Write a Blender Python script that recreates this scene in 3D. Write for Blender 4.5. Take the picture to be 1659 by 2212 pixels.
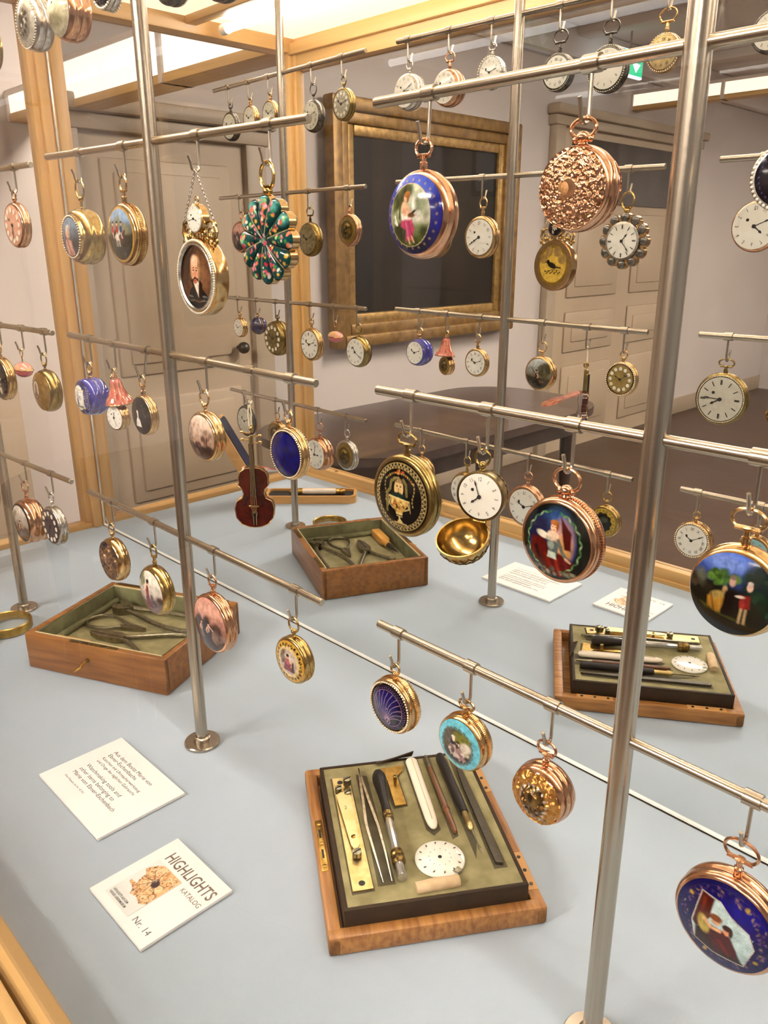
import bpy, bmesh, math, random
import numpy as np
from mathutils import Matrix, Vector, noise

for o in list(bpy.data.objects):
    bpy.data.objects.remove(o)
S = bpy.context.scene
COL = S.collection
PI = math.pi

# ------------------------------------------------------------------ camera
cam_d = bpy.data.cameras.new('camera')
cam = bpy.data.objects.new('camera', cam_d)
COL.objects.link(cam)
PITCH, YAW, ROLL = 0.32526, 0.79294, -0.00292
fw = Vector((-math.sin(YAW) * math.cos(PITCH), math.cos(YAW) * math.cos(PITCH), -math.sin(PITCH)))
rt = Vector((math.cos(YAW), math.sin(YAW), 0))
up = rt.cross(fw)
rt, up = math.cos(ROLL) * rt + math.sin(ROLL) * up, -math.sin(ROLL) * rt + math.cos(ROLL) * up
m = Matrix((rt, up, -fw)).transposed().to_4x4()
m.translation = (0, 0, 0.5)
cam.matrix_world = m
cam_d.sensor_fit = 'VERTICAL'
cam_d.sensor_height = 24.0
cam_d.lens = 1708.3 * 24.0 / 2212.0
cam_d.clip_start = 0.01
S.camera = cam

# ------------------------------------------------------------------ world and exposure
w = bpy.data.worlds.new('room_ambient')
S.world = w
w.use_nodes = True
w.node_tree.nodes['Background'].inputs[0].default_value = (1.0, 0.93, 0.87, 1)
w.node_tree.nodes['Background'].inputs[1].default_value = 0.35
S.view_settings.view_transform = 'Standard'
S.view_settings.look = 'None'
S.view_settings.gamma = 1
S.view_settings.use_curve_mapping = False
S.view_settings.exposure = 0.2
PANEL_GLOW = 1.15       # luminous ceiling panels of the display case
TUBE_GLOW = 49.0       # fluorescent tube under the panels
FILL_GLOW = 66.0       # flat fill lamps added for the room
LAMP_GLOW = 1.1        # backlit pelmets of the room

# ------------------------------------------------------------------ measured layout (metres; z = 0 is the cloth)
YR, YM = 0.36518, 0.61303                    # plane of the stands, plane of the mirror
POLES = {1: (-0.17902, YR + 0.0026, -0.01116, 0.00108, -0.0015),
         2: (-0.6476, YR + 0.0009, 0.00616, -0.01317, 0.00408),
         3: (-1.11458, YR - 0.0035, 0.04396, -0.0002, 0.01332)}
LEVELS = {1: 0.75595, 2: 0.58159, 3: 0.40788, 4: 0.23323}
RL, RR = -0.20196, 0.20325
CASE_L, CASE_F, CASE_R, CASE_T = -1.38, 0.122, 1.30, 0.868
WALL_X, FLOOR_Z, CEIL_Z = -3.2, -0.95, 1.78

# ------------------------------------------------------------------ helpers
def lin(h):
    if not isinstance(h, str):
        return tuple(h)
    v = [int(h[i:i + 2], 16) / 255 for i in (0, 2, 4)]
    return tuple(c / 12.92 if c <= .04045 else ((c + .055) / 1.055) ** 2.4 for c in v)

def T(x=0, y=0, z=0): return Matrix.Translation((x, y, z))
def RX(a): return Matrix.Rotation(a, 4, 'X')
def RY(a): return Matrix.Rotation(a, 4, 'Y')
def RZ(a): return Matrix.Rotation(a, 4, 'Z')
I4 = Matrix.Identity(4)
BACK = RZ(PI)

class MB:
    """collects shapes, builds ONE mesh object"""
    def __init__(s): s.v = []; s.f = []
    def add(s, vs, fs, M=None):
        n = len(s.v)
        s.v += [tuple(M @ Vector(v)) for v in vs] if M is not None else [tuple(v) for v in vs]
        s.f += [tuple(i + n for i in f) for f in fs]
        return s
    def box(s, a, b, M=None, bev=0.0):
        if bev > 0:
            bm = bmesh.new()
            bmesh.ops.create_cube(bm, size=1)
            for v in bm.verts:
                for i in range(3):
                    v.co[i] = a[i] if v.co[i] < 0 else b[i]
            bmesh.ops.bevel(bm, geom=bm.edges[:], offset=bev, segments=2, affect='EDGES', profile=.5)
            bm.verts.index_update()
            vs = [v.co.copy() for v in bm.verts]; fs = [tuple(v.index for v in f.verts) for f in bm.faces]
            bm.free()
            return s.add(vs, fs, M)
        (x0, y0, z0), (x1, y1, z1) = a, b
        vs = [(x0, y0, z0), (x1, y0, z0), (x1, y1, z0), (x0, y1, z0), (x0, y0, z1), (x1, y0, z1), (x1, y1, z1), (x0, y1, z1)]
        fs = [(0, 3, 2, 1), (4, 5, 6, 7), (0, 1, 5, 4), (1, 2, 6, 5), (2, 3, 7, 6), (3, 0, 4, 7)]
        return s.add(vs, fs, M)
    def lathe(s, prof, M=None, seg=32, sx=1.0, sz=1.0):
        """prof = [(radius, y)...], revolved about the y axis"""
        vs, fs = [], []
        k = len(prof)
        for j in range(seg):
            a = 2 * PI * j / seg
            for r, y in prof:
                vs.append((r * math.cos(a) * sx, y, r * math.sin(a) * sz))
        for j in range(seg):
            j2 = (j + 1) % seg
            for i in range(k - 1):
                if prof[i][0] < 1e-9 and prof[i + 1][0] < 1e-9: continue
                fs.append((j * k + i, j * k + i + 1, j2 * k + i + 1, j2 * k + i))
        return s.add(vs, fs, M)
    def vlathe(s, prof, M=None, seg=24):
        """prof = [(radius, z)...], revolved about the z axis"""
        return s.lathe([(r, z) for r, z in prof], (M if M is not None else I4) @ RX(PI / 2), seg)
    def tube(s, pts, r, seg=8, closed=False, M=None, cap=True):
        P = [Vector(p) for p in pts]; n = len(P)
        rr = r if isinstance(r, (list, tuple)) else [r] * n
        vs, fs = [], []
        prev = None
        for i in range(n):
            if closed: d = P[(i + 1) % n] - P[i - 1]
            else: d = P[min(i + 1, n - 1)] - P[max(i - 1, 0)]
            d.normalize()
            if prev is None:
                a = Vector((0, 0, 1)) if abs(d.z) < .9 else Vector((1, 0, 0))
                u = d.cross(a).normalized()
            else:
                u = (prev - d * prev.dot(d)).normalized()
            prev = u
            wv = d.cross(u)
            for j in range(seg):
                t = 2 * PI * j / seg
                vs.append(P[i] + (u * math.cos(t) + wv * math.sin(t)) * rr[i])
        for i in range(n if closed else n - 1):
            i2 = (i + 1) % n
            for j in range(seg):
                j2 = (j + 1) % seg
                fs.append((i * seg + j, i * seg + j2, i2 * seg + j2, i2 * seg + j))
        if cap and not closed:
            fs.append(tuple(range(seg - 1, -1, -1)))
            fs.append(tuple(range((n - 1) * seg, n * seg)))
        return s.add(vs, fs, M)
    def ring(s, c, rx, rz, r, M=None, seg=32, ts=8, a0=0, a1=2 * PI):
        """ring in the local XZ plane"""
        cl = abs(a1 - a0 - 2 * PI) < 1e-6
        n = seg if cl else seg + 1
        pts = [(c[0] + rx * math.cos(a0 + (a1 - a0) * i / seg), c[1], c[2] + rz * math.sin(a0 + (a1 - a0) * i / seg)) for i in range(n)]
        return s.tube(pts, r, ts, cl, M)
    def sphere(s, c, r, M=None, seg=12, rings=8, sc=(1, 1, 1)):
        prof = [(max(0.0, math.sin(PI * i / rings)) * r, -math.cos(PI * i / rings) * r) for i in range(rings + 1)]
        prof[0] = (1e-7, -r); prof[-1] = (1e-7, r)
        MM = (M if M is not None else I4) @ T(*c) @ Matrix.Diagonal((sc[0], sc[1], sc[2], 1))
        return s.lathe(prof, MM, seg)
    def prism(s, poly, t, M=None):
        """polygon in local XY, extruded z = 0..t"""
        n = len(poly)
        vs = [(x, y, 0) for x, y in poly] + [(x, y, t) for x, y in poly]
        fs = [tuple(range(n - 1, -1, -1)), tuple(range(n, 2 * n))] + [(i, (i + 1) % n, n + (i + 1) % n, n + i) for i in range(n)]
        return s.add(vs, fs, M)
    def build(s, name, mat, parent=None, smooth=35, loc=None, rz=None):
        me = bpy.data.meshes.new(name)
        me.from_pydata(s.v, [], s.f)
        bm = bmesh.new(); bm.from_mesh(me)
        bmesh.ops.recalc_face_normals(bm, faces=bm.faces[:])
        bm.to_mesh(me); bm.free()
        return link(name, me, mat, parent, smooth, loc, rz)

def link(name, me, mat, parent=None, smooth=35, loc=None, rz=None):
    if mat is not None and not me.materials: me.materials.append(mat)
    if smooth:
        for p in me.polygons: p.use_smooth = True
        if smooth < 180: me.set_sharp_from_angle(angle=math.radians(smooth))
    o = bpy.data.objects.new(name, me)
    COL.objects.link(o)
    if loc is not None: o.location = loc
    if rz is not None: o.rotation_euler = (0, 0, rz)
    if parent is not None: o.parent = parent
    return o

def thing(name, label, cat, loc=(0, 0, 0), rz=0, group=None, ry=0):
    o = bpy.data.objects.new(name, None)
    o.empty_display_size = .01
    COL.objects.link(o)
    o.location = loc; o.rotation_euler = (0, ry, rz)
    return tag(o, label, cat, group)

def tag(o, label, cat, group=None):
    o['label'] = label; o['category'] = cat
    if group: o['group'] = group
    return o

def struct(o):
    o['kind'] = 'structure'
    return o

# ------------------------------------------------------------------ materials
MATS = {}
def mat(name, col, rough=.5, metal=0.0, coat=0.0, var=None, bump=None, grain=None, emit=None, spec=None, attr=False):
    """col hex; var=(scale, other colour); bump=(scale, strength); grain=(axis scale xyz, other colour)"""
    if name in MATS: return MATS[name]
    M = bpy.data.materials.new(name); M.use_nodes = True
    nt = M.node_tree; N = nt.nodes; L = nt.links
    P = N['Principled BSDF']
    P.inputs['Base Color'].default_value = (*lin(col), 1)
    P.inputs['Roughness'].default_value = rough
    P.inputs['Metallic'].default_value = metal
    P.inputs['Coat Weight'].default_value = coat
    P.inputs['Coat Roughness'].default_value = .04
    if spec is not None: P.inputs['Specular IOR Level'].default_value = spec
    if attr:
        A = N.new('ShaderNodeVertexColor'); A.layer_name = 'paint'
        L.new(A.outputs['Color'], P.inputs['Base Color'])
    tc = None
    def coords():
        nonlocal tc
        if tc is None: tc = N.new('ShaderNodeTexCoord')
        return tc.outputs['Object']
    if var or grain:
        nz = N.new('ShaderNodeTexNoise'); nz.inputs['Detail'].default_value = 6
        if grain:
            mp = N.new('ShaderNodeMapping'); mp.inputs['Scale'].default_value = grain[0]
            L.new(coords(), mp.inputs['Vector']); L.new(mp.outputs[0], nz.inputs['Vector'])
            nz.inputs['Scale'].default_value = 1.0; other = grain[1]
        else:
            L.new(coords(), nz.inputs['Vector']); nz.inputs['Scale'].default_value = var[0]; other = var[1]
        rp = N.new('ShaderNodeValToRGB')
        rp.color_ramp.elements[0].position = .35; rp.color_ramp.elements[1].position = .68
        rp.color_ramp.elements[0].color = (*lin(col), 1); rp.color_ramp.elements[1].color = (*lin(other), 1)
        L.new(nz.outputs['Fac'], rp.inputs['Fac']); L.new(rp.outputs['Color'], P.inputs['Base Color'])
    if bump:
        bz = N.new('ShaderNodeTexNoise'); bz.inputs['Scale'].default_value = bump[0]; bz.inputs['Detail'].default_value = 4
        L.new(coords(), bz.inputs['Vector'])
        b = N.new('ShaderNodeBump'); b.inputs['Strength'].default_value = bump[1]; b.inputs['Distance'].default_value = .0006
        L.new(bz.outputs['Fac'], b.inputs['Height']); L.new(b.outputs['Normal'], P.inputs['Normal'])
    if emit:
        P.inputs['Emission Color'].default_value = (*lin(emit[0]), 1)
        P.inputs['Emission Strength'].default_value = emit[1]
    MATS[name] = M
    return M

GOLD = mat('gold', 'd2ae7c', .18, 1, var=(260, 'c39e68'))
YGOLD = mat('yellow_gold', 'bb9f66', .2, 1, var=(300, 'a88a4e'))
ROSE = mat('rose_gold', 'd6a684', .18, 1, var=(240, 'c89672'))
OLDGOLD = mat('old_gold', '9c8450', .26, 1, var=(320, '877142'))
DARKGOLD = mat('dark_gilt', '8f7440', .35, 1, var=(300, '5c4826'))
SILVER = mat('silver', 'd8d4cc', .22, 1, var=(300, 'b4aea4'))
OXID = mat('oxidised_silver', '6e675e', .35, 1, var=(400, '3a352f'))
STEEL = mat('brushed_steel', 'b9afa0', .27, 1, grain=((500, 500, 5), 'a89c8c'))
RODSTEEL = mat('satin_steel', 'c2b6a2', .25, 1, grain=((5, 500, 500), 'ab9f8e'))
TOOLSTEEL = mat('tool_steel', '9c967f', .3, 1, var=(200, '7a745f'))
DARKSTEEL = mat('dark_steel', '55524c', .4, 1, var=(200, '35332f'))
BRASS = mat('brass', 'c9a45a', .3, 1, var=(150, 'a37f3c'))
PALEBRASS = mat('pale_brass', 'd9c48e', .33, 1, var=(120, 'bfa566'))
PEARL = mat('pearl', 'f2ead8', .25, 0, coat=.6, var=(500, 'e0d3ba'))
WHITE = mat('white_enamel', 'f4f1e6', .18, 0, coat=.5, var=(60, 'eae5d6'))
INK = mat('dial_ink', '1c1a18', .4, var=(300, '2a2724'))
INKG = mat('grey_ink', '6a665e', .5, var=(300, '7d7972'))
PAINT = mat('painted_enamel', 'ffffff', .14, 0, coat=.15, spec=.3, attr=True)
PAINTMATT = mat('printed_picture', 'ffffff', .45, 0, attr=True)
WOOD = mat('case_oak', 'c49a60', .42, 0, grain=((30, 30, 2.0), 'b0854a'), bump=(120, .05))
WOODX = mat('case_oak_rail', 'cda468', .42, 0, grain=((2.0, 60, 60), 'ba9156'))
WOODY = mat('case_oak_side_rail', 'c89e64', .42, 0, grain=((60, 2.0, 60), 'b48a50'))
BOXWOOD = mat('mahogany_box', '96622a', .38, 0, coat=.15, grain=((14, 160, 160), '77481d'))
LIDWOOD = mat('lid_oak', 'b07a3c', .42, 0, coat=.1, grain=((260, 18, 160), '855322'))
LEATHER = mat('dark_leather', '33230f', .55, 0, spec=.25, var=(90, '271a0b'), bump=(900, .25))
VELVET = mat('olive_velvet', '7d744e', .9, 0, var=(55, '9a9168'), bump=(1200, .3))
DKVELVET = mat('green_velvet', '5f5c3c', .92, 0, var=(50, '7b7a55'), bump=(1200, .3))
CARD = mat('white_card', 'f3f2ee', .6, 0, var=(30, 'eeece8'))
CARDEDGE = mat('card_text', '2e2a27', .7, var=(200, '5a544c'))
BROWNTEXT = mat('brown_text', '6c5c50', .7, var=(200, '75665a'))
BLACKP = mat('black_ebony', '100d0b', .38, spec=.3, var=(80, '1a1613'))
IVORY = mat('ivory', 'efe4d2', .35, coat=.2, grain=((60, 4, 60), 'e2d3bc'))
GLASSY = mat('clear_rod', 'c9c6bd', .12, .7, var=(100, 'aaa79f'))
GEM = mat('stone', '6c6257', .1, .3, coat=1, var=(600, '3e3a35'))
REDENAMEL = mat('red_enamel', '3a0c05', .18, 0, coat=.4, var=(130, '4e150a'))
PINKENAMEL = mat('pink_enamel', 'd98672', .14, .2, coat=.8, grain=((500, 500, 20), 'b0432f'))
BLUEENAMEL = mat('blue_enamel', '0a0c6c', .14, .1, coat=.2, spec=.3, var=(160, '06073c'))
DKBLUE = mat('dark_blue_enamel', '141338', .08, 0, coat=1, var=(200, '221f52'))
STRING = mat('cotton_string', 'e8dcc0', .8, var=(900, 'cdbd98'))

def glass_mat(name, tint=(1, 1, 1)):
    M = bpy.data.materials.new(name); M.use_nodes = True
    nt = M.node_tree; N = nt.nodes; L = nt.links
    N.remove(N['Principled BSDF'])
    fr = N.new('ShaderNodeFresnel')
    ge = N.new('ShaderNodeNewGeometry'); mr = N.new('ShaderNodeMapRange')
    mr.inputs['To Min'].default_value = 1.25; mr.inputs['To Max'].default_value = 1 / 1.25
    L.new(ge.outputs['Backfacing'], mr.inputs['Value']); L.new(mr.outputs['Result'], fr.inputs['IOR'])
    tr = N.new('ShaderNodeBsdfTransparent'); tr.inputs[0].default_value = (*tint, 1)
    gl = N.new('ShaderNodeBsdfGlossy'); gl.inputs['Roughness'].default_value = 0.0
    mx = N.new('ShaderNodeMixShader')
    L.new(fr.outputs[0], mx.inputs[0]); L.new(tr.outputs[0], mx.inputs[1]); L.new(gl.outputs[0], mx.inputs[2])
    L.new(mx.outputs[0], N['Material Output'].inputs['Surface'])
    return M
GLASS = glass_mat('window_glass', (.965, .96, .95))
LENS = glass_mat('lens_glass', (.97, .97, .95))
MIRROR = mat('mirror_silver', 'f0f0ee', 0.0, 1.0)
MIRROR.node_tree.nodes['Principled BSDF'].inputs['Base Color'].default_value = (.86, .865, .86, 1)

# ------------------------------------------------------------------ room
def wall_mat():
    return mat('wall_plaster', 'bdb2ab', .75, 0, var=(1.2, 'b6aaa3'), bump=(60, .1))
WALL = wall_mat()
TRIMM = mat('painted_trim', 'a4927c', .5, 0, var=(3, '9c8a74'))
DOORM = mat('painted_door', 'af9a80', .5, 0, var=(3, 'a79278'))
PALE = mat('pale_paint', 'c9bbb0', .6, 0, var=(2, 'c3b4a9'))
FLOORM = mat('parquet', '4a3527', .4, 0, grain=((3, 30, 3), '3b2a1e'))
CEILM = mat('ceiling_white', 'd4cac2', .8, 0, var=(2, 'cfc5bd'))
FRAMEM = mat('gilt_frame', '8d6b38', .45, .45, var=(25, '6b4e27'), bump=(40, .3))
CANVAS = mat('dark_canvas', '110e0b', .5, 0, spec=.15, var=(2.2, '1f1914'))
TABLEM = mat('dark_table', '4a3c36', .28, 0, coat=.3, grain=((2, 18, 18), '3a2e29'))

struct(MB().box((WALL_X - .1, -7.5, FLOOR_Z), (WALL_X, 3.4, CEIL_Z)).build('wall_left', WALL, smooth=0))
struct(MB().box((WALL_X, 3.3, FLOOR_Z), (4.5, 3.4, CEIL_Z)).build('wall_back', WALL, smooth=0))
struct(MB().box((WALL_X - .1, -7.6, FLOOR_Z), (4.5, -7.5, CEIL_Z)).build('wall_front', WALL, smooth=0))
struct(MB().box((WALL_X - .1, -7.6, FLOOR_Z - .1), (4.5, 3.4, FLOOR_Z)).build('floor', FLOORM, smooth=0))
ceil = struct(MB().box((WALL_X - .1, -7.6, CEIL_Z), (4.5, 3.4, CEIL_Z + .1)).build('ceiling', CEILM, smooth=0))
for y in (-4.9, -3.6, -2.3, -1.1, .9, 1.9):
    struct(MB().box((WALL_X, y - .07, CEIL_Z - .06), (4.4, y + .07, CEIL_Z), bev=.01).build('beam', CEILM, ceil))
struct(MB().box((WALL_X, -7.5, FLOOR_Z), (WALL_X + .02, 3.3, FLOOR_Z + .14), bev=.004).build('baseboard_left', TRIMM))
struct(MB().box((WALL_X, .90, FLOOR_Z), (WALL_X + .06, 1.13, .02), bev=.01).build('trim_1', TRIMM))
struct(MB().box((WALL_X, -7.5, 1.60), (WALL_X + .09, 3.3, CEIL_Z), bev=.02).build('trim_2', CEILM))

def door(name, y0, y1, ztop, panels, mt=DOORM):
    """panelled door on the left wall between y0 and y1"""
    root = bpy.data.objects.new(name, None); COL.objects.link(root)
    root.location = (WALL_X, (y0 + y1) / 2, FLOOR_Z); struct(root)
    h = ztop - FLOOR_Z; wd = (y1 - y0) / 2
    MB().box((0, -wd, 0), (.03, wd, h)).build('leaf', mt, root, 0)
    for s in (-1, 1):
        MB().box((0, s * wd - (.11 if s < 0 else 0), 0), (.06, s * wd + (.11 if s > 0 else 0), h + .11), bev=.012).build('frame_post', TRIMM, root)
    MB().box((0, -wd - .13, h), (.07, wd + .13, h + .06), bev=.01).build('frame_lintel', TRIMM, root)
    MB().box((0, -wd - .15, h + .06), (.1, wd + .15, h + .12), bev=.015).build('frame_cornice', TRIMM, root)
    for (py0, py1, pz0, pz1) in panels:
        p = MB().box((.02, py0, pz0), (.042, py1, pz1), bev=.012).build('panel', mt, root)
        b = MB()
        for a, c in (((py0 + .05, pz0 + .05), (py1 - .05, pz1 - .05)),):
            b.box((.03, a[0], a[1]), (.052, c[0], c[1]), bev=.009)
        b.build('raised_field', mt, p)
    MB().sphere((.085, -wd + .09, 1.0), .028).tube([(.03, -wd + .09, 1.0), (.085, -wd + .09, 1.0)], .011).build('door_knob', DARKSTEEL, root)
    return root
door('door_1', -1.02, -.26, .92, [(-.30, .30, .92, 1.78), (-.30, .30, .36, .82), (-.30, .30, .06, .28)])
d2 = door('door_2', -5.35, -3.52, 1.22, [])
tr = MB().box((.03, -.80, 1.72), (.045, .80, 2.12)).build('transom_pane', mat('dark_transom', '2b2724', .12, coat=.6, var=(3, '3b3531')), d2, 0)
MB().box((.045, .62, 1.75), (.05, .78, 2.0)).build('transom_window', mat('pale_window', 'c8ccd2', .5, var=(4, 'b5bac2')), tr, 0)  # bright window at the transom end, its brightness put into the pale colour
for yy in (-.43, .43):
    for z0, z1 in ((.12, .62), (.72, 1.0), (1.1, 1.66)):
        p = MB().box((.03, yy - .33, z0), (.045, yy + .33, z1), bev=.01).build('panel', DOORM, d2)
        MB().box((.04, yy - .25, z0 + .07), (.055, yy + .25, z1 - .07), bev=.008).build('raised_field', DOORM, p)

# flat fill lamps added out of view to brighten the room
FILL_LAMP = mat('fill_lamp_panel', 'ffffff', .5, emit=('fff6ec', FILL_GLOW))
for i, (x, y, lb) in enumerate(((-1.2, -2.1, 'added flat white fill lamp between the case and the painting'), (-1.7, 2.0, 'added flat white fill lamp in the aisle behind the mirror'), (.9, -3.8, 'added flat white fill lamp farther down the visitor side'), (-.5, -5.9, 'added flat white fill lamp at the far end of the room'))):
    t = thing('fill_lamp', lb, 'lamp', (x, y, CEIL_Z - .07), group='added fill lamps')
    MB().box((-.62, -.32, 0), (.62, .32, .07), bev=.01).build('housing', CEILM, t)
    MB().box((-.57, -.27, -.004), (.57, .27, .002)).build('diffuser', FILL_LAMP, t, 0)

# framed painting on the left wall
pt = thing('framed_painting', 'large dark oil painting in a wide carved gilt frame above the table', 'painting', (WALL_X + .022, -2.25, .58))
def frame_ring(y0, y1, z0, z1, wd, x0, x1, nm, mt):
    for a, b in (((y0, z0), (y0 + wd, z1)), ((y1 - wd, z0), (y1, z1)), ((y0 + wd, z0), (y1 - wd, z0 + wd)), ((y0 + wd, z1 - wd), (y1 - wd, z1))):
        MB().box((x0, a[0], a[1]), (x1, b[0], b[1]), bev=min(.012, (x1 - x0) * .4)).build(nm, mt, pt)
frame_ring(-.75, .75, -.59, .60, .065, .0, .075, 'outer_moulding', FRAMEM)
frame_ring(-.69, .69, -.53, .54, .06, .0, .055, 'carved_moulding', FRAMEM)
frame_ring(-.64, .64, -.48, .49, .06, .0, .038, 'inner_moulding', mat('gilt_slip', 'a58247', .4, .5, var=(40, '7d5e30')))
MB().box((.0, -.58, -.42), (.02, .58, .43)).build('canvas', CANVAS, pt, 0)

# dark round-cornered table
tb = thing('side_table', 'dark polished wooden table with rounded corners below the painting', 'table', (-2.36, -1.45, FLOOR_Z))
def rrect(hx, hy, r, n=6):
    o = []
    for cx, cy, a0 in ((hx - r, hy - r, 0), (-hx + r, hy - r, 90), (-hx + r, -hy + r, 180), (hx - r, -hy + r, 270)):
        for i in range(n + 1):
            a = math.radians(a0 + 90 * i / n); o.append((cx + r * math.cos(a), cy + r * math.sin(a)))
    return o
MB().prism(rrect(.42, .85, .3), .035, T(0, 0, .68)).build('table_top', TABLEM, tb, 30)
MB().prism(rrect(.36, .78, .26), .09, T(0, 0, .59)).build('apron', TABLEM, tb, 30)
for sx in (-1, 1):
    for sy in (-1, 1):
        MB().vlathe([(.02, 0), (.03, .02), (.022, .2), (.035, .45), (.04, .6)], T(sx * .27, sy * .66, 0)).build('leg', TABLEM, tb)

# second display cabinet far back in the room (dark lower part, white poster wall)
# backlit pelmets (X direction)
LAMPW = mat('lit_panel', 'f4efe6', .6, emit=('fff3e0', LAMP_GLOW))
def pelmet(x0, x1, y, z0, z1, label):
    t = thing('pelmet_light', label, 'lamp', ((x0 + x1) / 2, y, z0), group='backlit pelmets of the room')
    L2 = (x1 - x0) / 2; h = z1 - z0
    MB().box((-L2, -.05, .025), (L2, .05, h)).build('light_panel', LAMPW, t, 0)
    MB().box((-L2, -.055, 0), (L2, .055, .028), bev=.004).build('lower_rail', WOODX, t)
    MB().box((-L2, -.055, h), (L2, .055, h + .02), bev=.004).build('upper_rail', PALE, t)
    n = max(2, int(L2 / .35))
    for i in range(n + 1):
        x = -L2 + 2 * L2 * i / n
        MB().box((x - .012, -.06, 0), (x + .012, .06, h + .01), bev=.003).build('mullion', PALE, t)
pelmet(-3.2, -1.75, -.29, .985, 1.14, 'long backlit white pelmet with wooden lower rail over the panelled door')
pelmet(-3.2, -2.2, 1.31, .925, 1.01, 'short backlit white pelmet with thin mullions at the far left behind the case')
pelmet(-3.2, -1.9, -4.45, 1.40, 1.50, 'backlit white pelmet below the green exit sign beyond the stands')

# exit sign
ex = thing('exit_sign', 'small green emergency exit sign with running figure and arrow near the ceiling', 'sign', (-2.9, -3.80, 1.50))
SGREEN = mat('sign_green', '16a06e', .4, emit=('20c890', 1.2))
SWHITE = mat('sign_white', 'e8f4f6', .4, emit=('dff2ff', 2.2))
MB().box((-.012, -.15, 0), (.012, .15, .15), bev=.003).build('housing', SWHITE, ex)
MB().box((.0115, -.145, .012), (.0135, .145, .145)).build('green_panel', SGREEN, ex, 0)
ar = MB(); MA = Matrix(((0, 0, 1, .0135), (1, 0, 0, 0), (0, 1, 0, 0), (0, 0, 0, 1)))
ar.prism([(-.115, .08), (-.075, .08), (-.075, .13), (-.055, .13), (-.055, .08), (-.015, .08), (-.065, .03)], .001, MA)
ar.build('arrow', SWHITE, ex, 0)
mn = MB()
mn.prism([(.075 + .013 * math.cos(a * PI / 5), .122 + .013 * math.sin(a * PI / 5)) for a in range(10)], .001, MA)
for pl in ([(.055, .105), (.09, .105), (.085, .06), (.06, .06)], [(.085, .1), (.12, .085), (.117, .077), (.085, .088)], [(.055, .104), (.03, .08), (.037, .075), (.06, .092)],
           [(.085, .065), (.105, .045), (.1, .022), (.092, .024), (.094, .042), (.072, .058)], [(.06, .062), (.072, .062), (.055, .03), (.03, .028), (.03, .035), (.05, .04)]):
    mn.prism(pl, .001, MA)
mn.build('running_figure', SWHITE, ex, 0)
MB().tube([(0, 0, .15), (0, 0, CEIL_Z - 1.50)], .006).build('hanger', STEEL, ex)

# ------------------------------------------------------------------ display case
case = thing('display_case', 'tall glazed oak display case holding the watch stands, with a luminous ceiling', 'display case', ((CASE_L + CASE_R) / 2, .36, 0))
cx0, cy0 = (CASE_L + CASE_R) / 2, .36
CM = T(-cx0, -cy0, 0)
FY0 = .092
def cpart(name, a, b, mt, bev=.0015, par=case):
    return MB().box(a, b, CM, bev=bev).build(name, mt, par)
# floor board below the cloth, plinth
cpart('floor_board', (CASE_L - .03, FY0, -.03), (CASE_R, YM + .02, -.004), WOODX)
cpart('plinth', (CASE_L - .03, FY0, FLOOR_Z), (CASE_R, YM + .02, -.03), mat('plinth_oak', '9c7138', .5, grain=((3, 30, 30), '83592a')))
# front rail: inner strip, groove, outer strip
cpart('sill_rail', (CASE_L, .106, -.004), (CASE_R, CASE_F, .0245), WOODX, .0025)
cpart('sill_ledge', (CASE_L, CASE_F - .002, -.004), (CASE_R, CASE_F + .0035, .007), WOODX, .0012)
cpart('glazing_rail', (CASE_L - .03, FY0, -.03), (CASE_R, .1015, .0225), WOODX, .002)
for i in range(9):
    MB().lathe([(1e-6, .0), (.0035, .0), (.004, -.0009), (1e-6, -.0014)], CM @ T(CASE_L + .1 + i * .31, .113, .0245) @ RX(-PI / 2), 14).build('screw', BRASS, case)
cpart('base_rail', (CASE_L - .03, FY0, -.004), (CASE_L, YM - .0035, .009), WOODY, .0015)
# corner posts
cpart('corner_post', (CASE_L - .034, FY0, -.004), (CASE_L + .006, .132, CASE_T), WOOD, .003)
cpart('corner_post_bead', (CASE_L + .004, .104, .02), (CASE_L + .018, .124, CASE_T), WOOD, .003)
cpart('mirror_post', (CASE_L - .034, YM - .030, -.004), (CASE_L - .003, YM + .02, CASE_T), WOOD, .003)
cpart('mirror_post_bead', (CASE_L - .004, YM - .020, .0), (CASE_L + .006, YM - .004, CASE_T), WOOD, .002)
# top rails, ceiling bars, panels
cpart('head_rail', (CASE_L - .03, FY0, .826), (CASE_R, CASE_F, CASE_T + .03), WOODX, .002)
cpart('head_bead', (CASE_L, CASE_F - .002, .852), (CASE_R, CASE_F + .010, CASE_T + .004), WOODX, .002)
cpart('head_rail', (CASE_L - .03, FY0, .855), (CASE_L + .012, YM, CASE_T + .03), WOODY, .002)
cpart('ceiling_bar', (CASE_L, .338, .868), (CASE_R, .362, CASE_T + .02), WOODX, .002)
PANELM = mat('diffuser', 'f2e6d0', .6, emit=('ffe9c8', PANEL_GLOW))
for (ya, yb) in ((CASE_F, .338), (.362, YM)):
    for i in range(4):
        xa = CASE_L + i * .67
        cpart('light_panel', (xa, ya, CASE_T + .012), (xa + .66, yb, CASE_T + .018), PANELM, 0)
        cpart('panel_divider', (xa + .655, ya, CASE_T + .004), (xa + .675, yb, CASE_T + .02), WOODY, .002)
TUBEM = mat('lamp_tube', 'ffffff', .4, emit=('fdfbfa', TUBE_GLOW))
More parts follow.
